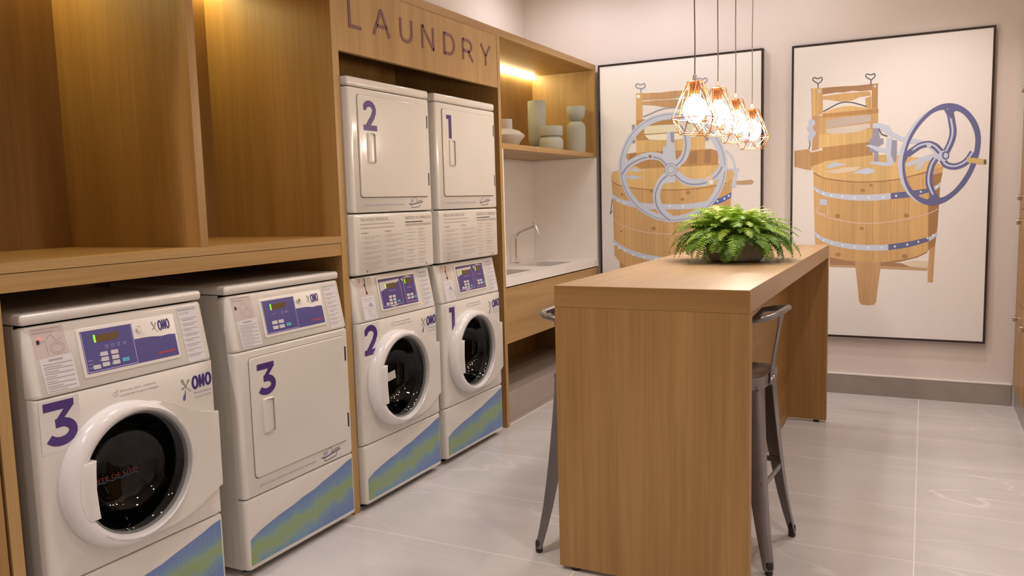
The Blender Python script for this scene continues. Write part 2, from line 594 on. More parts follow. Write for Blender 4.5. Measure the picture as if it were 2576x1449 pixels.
def arc(cu, cv, ru, rv, a0, a1, n=12):
    return [(cu + ru * math.cos(math.radians(a0 + (a1 - a0) * i / n)), cv + rv * math.sin(math.radians(a0 + (a1 - a0) * i / n))) for i in range(n + 1)]
ZL, ZH = 2.283, 2.404
sgn([(1.644, ZH), (1.644, ZL + 0.008), (1.731, ZL + 0.008)])
sgn([(1.829, ZL), (1.889, ZH - 0.002), (1.897, ZH - 0.002), (1.957, ZL)], [(1.853, 2.328), (1.933, 2.328)])
sgn([(2.058, ZH)] + arc(2.107, 2.331, 0.049, 0.040, 180, 360, 14) + [(2.156, ZH)])
sgn([(2.258, ZL), (2.258, ZH)], [(2.258, ZH - 0.003), (2.362, ZL + 0.003)], [(2.362, ZL), (2.362, ZH)])
sgn([(2.476, ZL), (2.476, ZH)], [(2.476, ZH - 0.008), (2.525, ZH - 0.008)] + arc(2.527, 2.3435, 0.055, 0.0525, 88, -88, 14) + [(2.525, ZL + 0.008), (2.476, ZL + 0.008)])
sgn([(2.68, ZL), (2.68, ZH)], [(2.68, ZH - 0.008), (2.742, ZH - 0.008)] + arc(2.742, 2.3655, 0.036, 0.030, 88, -88, 12) + [(2.742, 2.336), (2.68, 2.336)], [(2.738, 2.336), (2.793, ZL)])
sgn([(2.893, ZH), (2.950, 2.341)], [(3.007, ZH), (2.950, 2.341)], [(2.950, 2.345), (2.950, ZL)])

# ---- shelf over the sinks
t = thing('wall_shelf_unit', 'open lit wooden shelf box above the sink worktop holding vases', 'shelf', (-0.3, 4.0, 1.8))
obj('shelf', MB().box(-0.60, XC, 3.1315, 4.790, 1.797, 1.832), OAK_LIT[1], t)
obj('end_panel', MB().box(-0.58, XC, 4.757, 4.790, 1.8325, 2.4855), OAK_LIT[2], t)
obj('back_panel', MB().box(-0.60, -0.58, 3.1315, 4.7565, 1.8325, 2.4855), WOOD[2], t)
obj('led_strip', MB().box(-0.575, -0.552, 3.135, 4.752, 2.464, 2.485), LEDW, t)

# ---- worktop with two bowls
STONE = noisy('white_quartz', (0.86, 0.825, 0.785), (0.89, 0.86, 0.825), 5, 0.25)
t = thing('stone_worktop', 'white stone worktop with upstands and two sink cut-outs', 'worktop', (-0.3, 4.0, 0.9))
Z0, Z1 = 0.917, 0.973
cut = ((3.36, 3.76), (4.06, 4.48))
mb = MB().box(-0.62, -0.45, 3.132, 4.790, Z0, Z1).box(-0.14, XC + 0.002, 3.132, 4.790, Z0, Z1)
for a, b in ((3.132, cut[0][0]), (cut[0][1], cut[1][0]), (cut[1][1], 4.790)):
    mb.box(-0.45, -0.14, a, b, Z0, Z1)
obj('slab', mb, STONE, t)
obj('backsplash', MB().box(-0.62, -0.60, 3.132, 4.790, Z1, 1.796), STONE, t)
obj('side_splash', MB().box(-0.60, XC, 4.766, 4.790, Z1, 1.796), STONE, t)
obj('side_splash', MB().box(-0.60, XC, 3.132, 3.146, Z1, 1.796), STONE, t)
for i, (a, b) in enumerate(cut):
    f3 = Frame((0, 0, 0), (1, 0, 0), (0, 1, 0))
    mb = MB()
    lo = [rrect(-0.452, -0.138, a - 0.002, b + 0.002, 0.03), rrect(-0.448, -0.142, a + 0.002, b - 0.002, 0.03), rrect(-0.44, -0.15, a + 0.01, b - 0.01, 0.035), rrect(-0.42, -0.17, a + 0.03, b - 0.03, 0.05)]
    mb.ring([[f3.pt(u, v, h) for u, v in l] for l, h in zip(lo, (0.9165, 0.9165, 0.78, 0.765))], True, False, True)
    mb.f = [tuple(reversed(f)) for f in mb.f]
    s = obj('sink_bowl', mb, mat('dark_steel_bowl', (0.075, 0.06, 0.052), 0.4, 0.6), None, base=(-0.3, (a + b) / 2, 0.765))
    tag(s, ('steel sink bowl under the worktop next to machine stack 1', 'steel sink bowl under the worktop in front of the tap')[i], 'sink', 'sink bowls in the white worktop')
    obj('drain', MB().lathe(f3, -0.295, (a + b) / 2, ((0.035, 0.766), (0.035, 0.769), (0.02, 0.768), (0.0, 0.767)), 16), CHROME, s)
t = thing('tap', 'chrome swan-neck tap with angled spray head on the white worktop', 'tap', (-0.53, 4.27, Z1))
bx_, by_ = -0.53, 4.27
obj('base', MB().lathe(Frame((bx_, by_, Z1), (1, 0, 0), (0, 1, 0)), 0, 0, ((0.026, 0.0005), (0.026, 0.006), (0.016, 0.012), (0.013, 0.03)), 20, True), CHROME, t)
neck = [(bx_, by_, Z1 + 0.02), (bx_, by_, Z1 + 0.12), (bx_, by_, Z1 + 0.19)]
for i in range(1, 8):
    a = PI / 2 * 0.72 * i / 7
    neck.append((bx_ + 0.085 * (1 - math.cos(a)) * 1.2, by_ + 0.02 * (1 - math.cos(a)), Z1 + 0.19 + 0.075 * math.sin(a)))
ex, ey, ez = neck[-1]
neck.append((ex + 0.085, ey + 0.025, ez + 0.032))
obj('spout', MB().tube(neck, 0.0095, 10), CHROME, t)
hx, hy, hz = neck[-1]
obj('spray_head', MB().tube([(hx + 0.0, hy, hz + 0.045), (hx + 0.008, hy + 0.002, hz + 0.02), (hx + 0.03, hy + 0.008, hz - 0.04), (hx + 0.038, hy + 0.01, hz - 0.062)], [0.011, 0.016, 0.013, 0.012], 12), CHROME, t)

# ---- cabinet below
t = thing('sink_cabinet', 'wall-hung wooden sink cabinet with one wide drawer front', 'cabinet', (-0.3, 4.0, 0.5))
obj('drawer_front', MB().box(XC - 0.02, XC - 0.001, 3.1325, 4.768, 0.545, 0.908, 0.0015, 1), OAK_LIT[1], t)
obj('bottom_panel', MB().box(-0.60, XC - 0.021, 3.1325, 4.768, 0.56, 0.58), WOOD[1], t)
obj('end_panel', MB().box(-0.60, XC - 0.002, 4.7685, 4.79, 0.0, 0.916), WOOD[2], t)
obj('back_panel', MB().box(-0.62, -0.601, 3.1325, 4.768, 0.0, 0.916), WOOD[2], t)
BEIGE = noisy('beige_porcelain', (0.36, 0.30, 0.25), (0.40, 0.34, 0.29), 5, 0.3)
pl = obj('stone_plinth', MB().box(-0.60, -0.075, 3.1325, 4.768, 0.0, 0.20, 0.002, 1).box(-0.0749, -0.062, 3.1325, 4.768, 0.0, 0.012), BEIGE, None, base=(-0.3, 4.0, 0))
tag(pl, 'low beige stone plinth on the floor below the sink cabinet', 'plinth')

# ---- vases
VASE = noisy('sage_grey_ceramic', (0.36, 0.375, 0.32), (0.40, 0.41, 0.355), 8, 0.7)
VASE2 = noisy('grey_white_ceramic', (0.46, 0.43, 0.40), (0.50, 0.47, 0.44), 8, 0.7)
def vase(name, label, x, y, parts, m):
    t = thing(name, label, 'vase', (x, y, 1.832), 'pale ceramic vases on the lit shelf')
    for pn, prof in parts:
        obj(pn, MB().lathe(Frame((x, y, 1.832), (1, 0, 0), (0, 1, 0)), 0, 0, prof, 40, True), m, t)
    return t
vase('spouted_vase', 'squat grey vase with narrow straight neck beside the wood surround', -0.30, 3.715, (('body', ((0.055, 0.0005), (0.07, 0.003), (0.10, 0.05), (0.128, 0.085), (0.128, 0.095), (0.09, 0.125), (0.047, 0.138), (0.044, 0.142))), ('neck', ((0.043, 0.139), (0.043, 0.205), (0.041, 0.208), (0.036, 0.207), (0.036, 0.14)))), VASE2)
vase('cylinder_vase', 'tall plain cylinder vase in sage grey behind the low pot', -0.33, 4.29, (('foot', ((0.078, 0.0005), (0.080, 0.01), (0.080, 0.035), (0.072, 0.043), (0.03, 0.045))), ('body', ((0.03, 0.044), (0.052, 0.056), (0.066, 0.085), (0.068, 0.12), (0.068, 0.385), (0.066, 0.39), (0.060, 0.388), (0.060, 0.15), (0.0, 0.14)))), VASE)
vase('stepped_pot', 'low two-tiered sage grey pot in the middle of the shelf', -0.14, 4.13, (('body', ((0.07, 0.0005), (0.083, 0.004), (0.089, 0.02), (0.089, 0.06), (0.084, 0.082), (0.07, 0.098), (0.068, 0.101))), ('rim_tier', ((0.068, 0.1), (0.083, 0.107), (0.087, 0.12), (0.087, 0.172), (0.085, 0.176), (0.078, 0.174), (0.078, 0.12), (0.0, 0.11)))), VASE)
vase('hourglass_vase', 'tall waisted sage grey vase with cup-shaped top at the shelf end', -0.14, 4.62, (('body', ((0.062, 0.0005), (0.070, 0.006), (0.074, 0.03), (0.075, 0.19), (0.068, 0.222), (0.05, 0.242), (0.032, 0.25))), ('cup', ((0.03, 0.249), (0.045, 0.258), (0.066, 0.285), (0.072, 0.31), (0.074, 0.36), (0.072, 0.364), (0.066, 0.362), (0.064, 0.31), (0.0, 0.28)))), VASE)
# ================================================================== laundry machines
MW = 0.683
ZB, ZS, ZC = 0.033, 0.324, 0.911
SLANT = 0.042
GLASS = bpy.data.materials.new('smoked_door_glass')
GLASS.use_nodes = True
_n = GLASS.node_tree
for q in list(_n.nodes):
    _n.nodes.remove(q)
_o = _n.nodes.new('ShaderNodeOutputMaterial')
_t = _n.nodes.new('ShaderNodeBsdfTransparent'); _t.inputs[0].default_value = (0.30, 0.29, 0.28, 1)
_g = _n.nodes.new('ShaderNodeBsdfGlossy'); _g.inputs['Roughness'].default_value = 0.03; _g.inputs[0].default_value = (0.9, 0.9, 0.9, 1)
_fz = _n.nodes.new('ShaderNodeFresnel'); _fz.inputs[0].default_value = 1.42
_mx = _n.nodes.new('ShaderNodeMixShader')
_n.links.new(_fz.outputs[0], _mx.inputs[0]); _n.links.new(_t.outputs[0], _mx.inputs[1]); _n.links.new(_g.outputs[0], _mx.inputs[2])
_n.links.new(_mx.outputs[0], _o.inputs[0])
DRUM = noisy('dark_steel_drum', (0.10, 0.09, 0.085), (0.14, 0.13, 0.12), 30, 0.28, 0.9)

def decal_mat():
    m = mat('blue_green_decal', (0.2, 0.3, 0.5), 0.35)
    L = m.node_tree.links
    b = m.node_tree.nodes['Principled BSDF']
    tc = nd(m, 'ShaderNodeTexCoord')
    mp = nd(m, 'ShaderNodeMapping')
    mp.inputs['Location'].default_value = (0, 0.3415, 0)
    L.new(tc.outputs['Object'], mp.inputs['Vector'])
    sx = nd(m, 'ShaderNodeSeparateXYZ')
    L.new(mp.outputs[0], sx.inputs[0])
    # distance from the diagonal mid line z = 0.10 + 0.155 y (green core, blue rims)
    k = nd(m, 'ShaderNodeMath', operation='MULTIPLY_ADD')
    L.new(sx.outputs['Y'], k.inputs[0]); k.inputs[1].default_value = -0.16; 
    L.new(sx.outputs['Z'], k.inputs[2])
    k2 = nd(m, 'ShaderNodeMath', operation='SUBTRACT')
    L.new(k.outputs[0], k2.inputs[0]); k2.inputs[1].default_value = 0.083
    nz = nd(m, 'ShaderNodeTexNoise')
    nz.inputs['Scale'].default_value = 9.0; nz.inputs['Detail'].default_value = 2
    L.new(tc.outputs['Object'], nz.inputs['Vector'])
    k3 = nd(m, 'ShaderNodeMath', operation='MULTIPLY_ADD')
    L.new(nz.outputs['Fac'], k3.inputs[0]); k3.inputs[1].default_value = 0.12; k3.inputs[2].default_value = -0.06
    k4 = nd(m, 'ShaderNodeMath', operation='ADD')
    L.new(k2.outputs[0], k4.inputs[0]); L.new(k3.outputs[0], k4.inputs[1])
    ab = nd(m, 'ShaderNodeMath', operation='ABSOLUTE')
    L.new(k4.outputs[0], ab.inputs[0])
    r = ramp(m, ((0.0, (0.25, 0.36, 0.11)), (0.022, (0.25, 0.37, 0.22)), (0.045, (0.16, 0.30, 0.42)), (0.085, (0.145, 0.225, 0.46))))
    L.new(ab.outputs[0], r.inputs['Fac'])
    L.new(r.outputs[0], b.inputs['Base Color'])
    return m
DECAL = decal_mat()
DECALP = mat('pale_decal_lettering', (0.29, 0.38, 0.50), 0.4)

def digit(mb, fr, d, u0, u1, v0, v1, h=0.0012):
    W, H = u1 - u0, v1 - v0
    P = lambda pts: [(u0 + x * W, v0 + y * H) for x, y in pts]
    w = 0.20 * H
    if d == 3:
        mb.poly(fr, P(((0.0, 1.0), (0.90, 1.0), (0.90, 0.86), (0.60, 0.585), (0.35, 0.585), (0.35, 0.50), (0.60, 0.815), (0.0, 0.815))), h) if False else None
        mb.poly(fr, P(((0.02, 0.81), (0.60, 0.81), (0.92, 0.86), (0.92, 1.0), (0.02, 1.0))), h)
        mb.poly(fr, P(((0.62, 0.82), (0.92, 0.86), (0.55, 0.56), (0.33, 0.56))), h + 0.0001)
        pts = [(0.34, 0.515), (0.44, 0.518)] + [(0.47 + 0.385 * math.cos(a), 0.315 + 0.212 * math.sin(a)) for a in [math.radians(82 - 15.5 * i) for i in range(16)]]
        mb.stroke(fr, P(pts), w, h + 0.0002)
    elif d == 2:
        pts = [(0.04, 0.76)] + [(0.47 + 0.36 * math.cos(a), 0.68 + 0.22 * math.sin(a)) for a in [math.radians(158 - 18 * i) for i in range(12)]] + [(0.72, 0.48), (0.24, 0.10)]
        mb.stroke(fr, P(pts), w, h)
        mb.poly(fr, P(((0.0, 0.0), (1.0, 0.0), (1.0, 0.185), (0.0, 0.185))), h + 0.0003)
    else:
        mb.poly(fr, P(((0.0, 1.0), (0.0, 0.82), (0.42, 0.82), (0.42, 0.0), (0.95, 0.0), (0.95, 1.0))), h)

def omo(fr, parent, u0, u1, v0, v1, small=False):
    """blue block letters with the splash mark to their left"""
    W, H = u1 - u0, v1 - v0
    P = lambda pts: [(u0 + x * W, v0 + y * H) for x, y in pts]
    mb = MB()
    def O(x, y0, y1):
        pts = [(u0 + (x + 0.075 * math.cos(a)) * W, v0 + ((y0 + y1) / 2 + (y1 - y0) * 0.42 * (math.sin(a) if abs(math.sin(a)) < 0.97 else math.copysign(1, math.sin(a)))) * H) for a in [2 * PI * i / 20 for i in range(20)]]
        mb.stroke(fr, pts, 0.062 * W, 0.0010, True)
    O(0.50, 0.42, 0.98)
    mb.stroke(fr, P(((0.645, 0.46), (0.645, 0.98))), 0.062 * W, 0.0010)
    mb.stroke(fr, P(((0.650, 0.96), (0.70, 0.60), (0.750, 0.96))), 0.05 * W, 0.00115)
    mb.stroke(fr, P(((0.755, 0.46), (0.755, 0.98))), 0.062 * W, 0.0013)
    O(0.905, 0.46, 1.0)
    obj('logo_letters', mb, mat('logo_violet', (0.055, 0.03, 0.20), 0.4), parent)
    sp = MB()
    c = (0.215, 0.62)
    for ang, ln, wd in ((125, 0.30, 0.075), (52, 0.26, 0.06), (195, 0.20, 0.05), (-40, 0.28, 0.02)):
        a = math.radians(ang)
        d = (math.cos(a), math.sin(a)); n_ = (-d[1], d[0])
        tip = (c[0] + d[0] * ln * 0.75, c[1] + d[1] * ln * 1.35)
        pts = [(c[0] - n_[0] * 0.012, c[1] - n_[1] * 0.012), (tip[0] - n_[0] * wd * 0.5 - d[0] * 0.05, tip[1] - n_[1] * wd - d[1] * 0.05), tip, (tip[0] + n_[0] * wd * 0.5 - d[0] * 0.05, tip[1] + n_[1] * wd - d[1] * 0.05), (c[0] + n_[0] * 0.012, c[1] + n_[1] * 0.012)]
        sp.poly(fr, P(pts), 0.0008)
    obj('logo_splash', sp, OLIVE, parent)
    if not small:
        dr = MB().poly(fr, P(((0.205, 0.55), (0.17, 0.36), (0.12, 0.22), (0.11, 0.10), (0.15, 0.06), (0.19, 0.12), (0.20, 0.32))), 0.0008)
        obj('logo_splash', dr, mat('logo_blue', (0.11, 0.12, 0.30), 0.4), parent)
        tx = MB()
        letter(tx, fr, 'lavanderia', u0 + 0.46 * W, u1 - 0.01 * W, v0 + 0.235 * H, 0.085 * H, 0.0008, True)
        letter(tx, fr, 'compartilhada', u0 + 0.46 * W, u1 - 0.01 * W, v0 + 0.055 * H, 0.075 * H, 0.0008)
        obj('logo_text', tx, LILACP, parent)

def feet_and_body(t, y0, z0, z1, feet=True):
    def shell(prof):
        """side profile (x, z), front left open between its last two points"""
        bm, n = MB(), len(prof)
        ya, yb_ = y0 + 0.004, y0 + MW - 0.004
        vs_ = [(x, ya, z) for x, z in prof] + [(x, yb_, z) for x, z in prof]
        fs = [tuple(range(n)), tuple(range(2 * n - 1, n - 1, -1))]
        fs += [(i, i + n, (i + 1) % n + n, (i + 1) % n) for i in range(n) if not (-0.1 < prof[i][0] and -0.1 < prof[(i + 1) % n][0])]
        return bm.add(vs_, fs)
    obj('body', shell([(-0.034, z0), (-0.034, ZC), (-0.034 - SLANT, 1.1335), (-0.70, 1.1335), (-0.70, z0)]), ENAMEL, t)
    if z1 > 1.2:
        obj('dryer_body', shell([(-0.034, 1.136), (-0.034, z1), (-0.70, z1), (-0.70, 1.136)]), ENAMEL, t)
    if feet:
        for x in (-0.08, -0.64):
            for y in (0.07, MW - 0.07):
                obj('foot', MB().lathe(Frame((x, y0 + y, 0.0005), (1, 0, 0), (0, 1, 0)), 0, 0, ((0.022, 0), (0.022, 0.012), (0.010, 0.014), (0.010, z0 + 0.004)), 12, True), RUBBER, t)

def lower_panel(t, y0, rnd):
    fr = Frame((0, y0, 0), (0, 1, 0), (0, 0, 1))
    p = obj('lower_panel', pillow(MB(), fr, 0, MW, ZB, ZS - 0.003, 0.04, 0.020, 0.006), ENAMEL, t)
    top = [(0.020, 0.158), (0.07, 0.178), (0.13, 0.192), (0.20, 0.206), (0.27, 0.215), (0.33, 0.229), (0.40, 0.238), (0.46, 0.253), (0.52, 0.266), (0.58, 0.279), (0.63, 0.294), (0.667, 0.300)]
    mb = MB().poly(fr, [(0.018, 0.052), (0.667, 0.052)] + top[::-1], 0.0006)
    d = obj('printed_decal', mb, DECAL, p)
    # the decal keeps its own object space for the diagonal colouring: y relative to the machine
    mb = MB()
    def inside(u, v):
        for (a, b), (c, e) in zip(top, top[1:]):
            if a <= u <= c:
                return 0.062 < v < b + (e - b) * (u - a) / (c - a) - 0.008
        return False
    row = 0
    for r_ in range(-8, 16):
        u = rnd.uniform(0, 0.03)
        while u < 0.66:
            v = 0.05 + r_ * 0.0185 + 0.16 * u
            kind = rnd.random()
            if inside(u, v) and inside(u + 0.022, v + 0.014):
                if kind < 0.4:
                    mb.stroke(fr, [(u + 0.010 + 0.008 * math.cos(a), v + 0.007 + 0.006 * math.sin(a)) for a in [2 * PI * i / 9 for i in range(9)]], 0.0016, 0.0010, True)
                elif kind < 0.75:
                    for q in (0.001, 0.0065, 0.012):
                        mb.stroke(fr, [(u + 0.002, v + q), (u + 0.018, v + q + 0.0025)], 0.0016, 0.0010)
                else:
                    mb.stroke(fr, [(u + 0.003, v + 0.013), (u + 0.010, v + 0.001), (u + 0.017, v + 0.013)], 0.0016, 0.0010)
            u += 0.024
    obj('decal_lettering', mb, DECALP, p)
    return p

def control_frame(y0, v=0.0):
    return Frame((-0.0005, y0, ZC + 0.003), (0, 1, 0), (-SLANT, 0, 0.218))

def left_sheets(fr, cp, rnd, knob='round'):
    b = 1.018
    Z = lambda z: (z - ZC - 0.003) * b
    card = obj('picture_card', MB().poly(fr, ((0.030, Z(1.123)), (0.135, Z(1.123)), (0.140, Z(1.036)), (0.034, Z(1.032))), 0.0006), CARDM, cp)
    mb = MB()
    lines(mb, fr, 0.036, 0.125, Z(1.108), Z(1.118), 2, 0.0025, rnd, 0.001)
    mb.stroke(fr, [(0.075, Z(1.088)), (0.092, Z(1.098)), (0.106, Z(1.078)), (0.125, Z(1.084))], 0.0018, 0.001)
    for rr in (0.024, 0.017):
        mb.stroke(fr, [(0.105 + rr * math.cos(a), Z(1.056) + 0.75 * rr * math.sin(a)) for a in [2 * PI * i / 16 for i in range(16)]], 0.0016, 0.001, True)
    mb.stroke(fr, [(0.040, Z(1.070)), (0.070, Z(1.082)), (0.074, Z(1.036))], 0.0018, 0.001)
    obj('card_drawing', mb, GREYP, cp)
    sh = obj('instruction_sheet', MB().poly(fr, ((0.040, Z(1.030)), (0.148, Z(1.034)), (0.152, Z(0.926)), (0.046, Z(0.924))), 0.0008), PAPER2, cp)
    mb = MB()
    mb.rect(fr, 0.07, 0.115, Z(1.019), Z(1.025), 0.0012)
    for k in range(6):
        lines(mb, fr, 0.050, 0.143, Z(1.002 - 0.0145 * k), Z(1.010 - 0.0145 * k), 2, 0.0028, rnd, 0.0012)
    obj('sheet_text', mb, GREYP, cp)
    return Z

def right_sheet(fr, cp, rnd, title, Z):
    obj('instruction_sheet', MB().poly(fr, ((0.566, Z(1.118)), (0.652, Z(1.120)), (0.655, Z(0.922)), (0.574, Z(0.920))), 0.0008), PAPER2, cp)
    mb = MB()
    letter(mb, fr, title[0], 0.572, 0.648, Z(1.104), 0.008, 0.0012)
    letter(mb, fr, title[1], 0.572, 0.615, Z(1.092), 0.007, 0.0012)
    for k in range(8):
        z = 1.076 - 0.0185 * k
        lines(mb, fr, 0.582, 0.646, Z(z - 0.006), Z(z), 2, 0.0024, rnd, 0.0012)
        mb.rect(fr, 0.574, 0.578, Z(z - 0.002), Z(z + 0.001), 0.0012)
    obj('sheet_text', mb, GREYP, cp)

def keys(fr, cp, spots, w, h, Z):
    for (u, z) in spots:
        k = obj('key', MB().slab(fr, rrect(u - w / 2, u + w / 2, Z(z) - h / 2, Z(z) + h / 2, 0.002, 2), 0.0044, 0.0062), KEYM, cp)

def single_controls(t, y0, rnd, dryer):
    fr = control_frame(y0)
    cp = obj('control_panel', pillow(MB(), fr, 0, MW, 0.0, 0.222, 0.04, 0.022, 0.005), ENAMEL, t)
    Z = left_sheets(fr, cp, rnd)
    right_sheet(fr, cp, rnd, ('MELHORES PRÁTICAS', 'SECAGEM' if dryer else 'LAVAGEM'), Z)
    BZ = mat('cream_bezel', (0.80, 0.77, 0.72), 0.3)
    bz = MB()
    bz.slab(fr, rrect(0.172, 0.547, Z(0.944), Z(1.101), 0.006, 3), 0.0002, 0.004, 0.002)
    obj('bezel', bz, BZ, cp)
    H = 0.0044
    ov = MB().rect(fr, 0.183, 0.372, Z(0.956), Z(1.090), H)
    ov.poly(fr, ((0.372, Z(0.956)), (0.538, Z(0.956)), (0.538, Z(1.030)), (0.51, Z(1.033)), (0.48, Z(1.031)), (0.44, Z(1.036)), (0.41, Z(1.037)), (0.372, Z(1.037))), H)
    obj('overlay', ov, PANELB, cp)
    ln = MB().stroke(fr, [(0.186, Z(1.085)), (0.186, Z(0.960)), (0.369, Z(0.960)), (0.369, Z(1.088))], 0.0028, H + 0.0003)
    obj('overlay_outline', ln, PANELL, cp)
    obj('screen', MB().poly(fr, ((0.232, Z(1.050)), (0.305, Z(1.050)), (0.320, Z(1.068)), (0.318, Z(1.074)), (0.232, Z(1.072))), H + 0.0003), AMBER, cp)
    obj('screen_digit', MB().rect(fr, 0.226, 0.233, Z(1.050), Z(1.074), H + 0.0006), GREENLED, cp)
    ic = MB()
    for k in range(4):
        if dryer and k not in (1, 2):
            ic.rect(fr, 0.232 + 0.026 * k, 0.250 + 0.026 * k, Z(1.033), Z(1.0345), H + 0.0003); continue
        ic.stroke(fr, [(0.262 + 0.022 * k, Z(1.036)), (0.272 + 0.022 * k, Z(1.036)), (0.270 + 0.022 * k, Z(1.028)), (0.264 + 0.022 * k, Z(1.028))], 0.0014, H + 0.0003, True)
    for z in (0.995, 0.984, 0.972):
        if not dryer: ic.rect(fr, 0.192, 0.208, Z(z), Z(z + 0.0018), H + 0.0003)
    obj('overlay_icons', ic, PANELL, cp)['kind'] = 'stuff'
    if dryer:
        keys(fr, cp, [(0.235, 0.998), (0.272, 0.998), (0.235, 0.978), (0.272, 0.978)], 0.030, 0.0145, Z)
        obj('start_key', MB().slab(fr, rrect(0.298, 0.326, Z(0.974), Z(0.987), 0.002, 2), H, H + 0.0015), CYAN, cp)
    else:
        keys(fr, cp, [(0.252, 1.010), (0.290, 1.010), (0.252, 0.993), (0.290, 0.993), (0.252, 0.976), (0.290, 0.976), (0.219, 0.973)], 0.026, 0.0135, Z)
        obj('start_key', MB().slab(fr, rrect(0.313, 0.339, Z(0.972), Z(0.985), 0.002, 2), H, H + 0.0015), CYAN, cp)
        for (u, z) in ((0.236, 1.008), (0.236, 0.991), (0.274, 0.974)):
            obj('key_light', MB().lathe(fr, u, Z(z), ((0.002, H), (0.002, H + 0.001)), 8, False, True), mat('pale_green_dot', (0.5, 0.7, 0.3), 0.4), cp)
    mb = MB()
    mb.stroke(fr, [(0.456 + 0.004 * math.cos(a), Z(0.976) + 0.004 * math.sin(a)) for a in [2 * PI * i / 10 for i in range(10)]], 0.002, H + 0.0004, True)
    for k in range(9):
        mb.rect(fr, 0.463 + 0.0068 * k, 0.4685 + 0.0068 * k, Z(0.9725), Z(0.978 + 0.002 * (k % 4 == 0)), H + 0.0004)
    obj('red_lettering', mb, REDP, cp)
    lk = MB().lathe(fr, 0.394, Z(1.068), ((0.010, H - 0.001), (0.010, H + 0.006), (0.008, H + 0.008), (0.0, H + 0.008)), 16)
    lko = obj('key_lock', lk, CHROME, cp)
    fo = Frame(fr.pt(0, 0, H - 0.0004), fr.a, fr.b)
    omo(fo, cp, 0.442, 0.522, Z(1.022), Z(1.088), True)
    # coin slot and indicator
    obj('card_slot', MB().slab(fr, rrect(0.043, 0.053, Z(1.074), Z(1.087), 0.004, 3), 0.0006, 0.0016), RUBBER, cp)
    if not dryer:
        obj('indicator_light', MB().lathe(fr, 0.054, Z(1.090), ((0.004, 0.001), (0.003, 0.003), (0.0, 0.0035)), 10), REDLED, cp)
    return cp

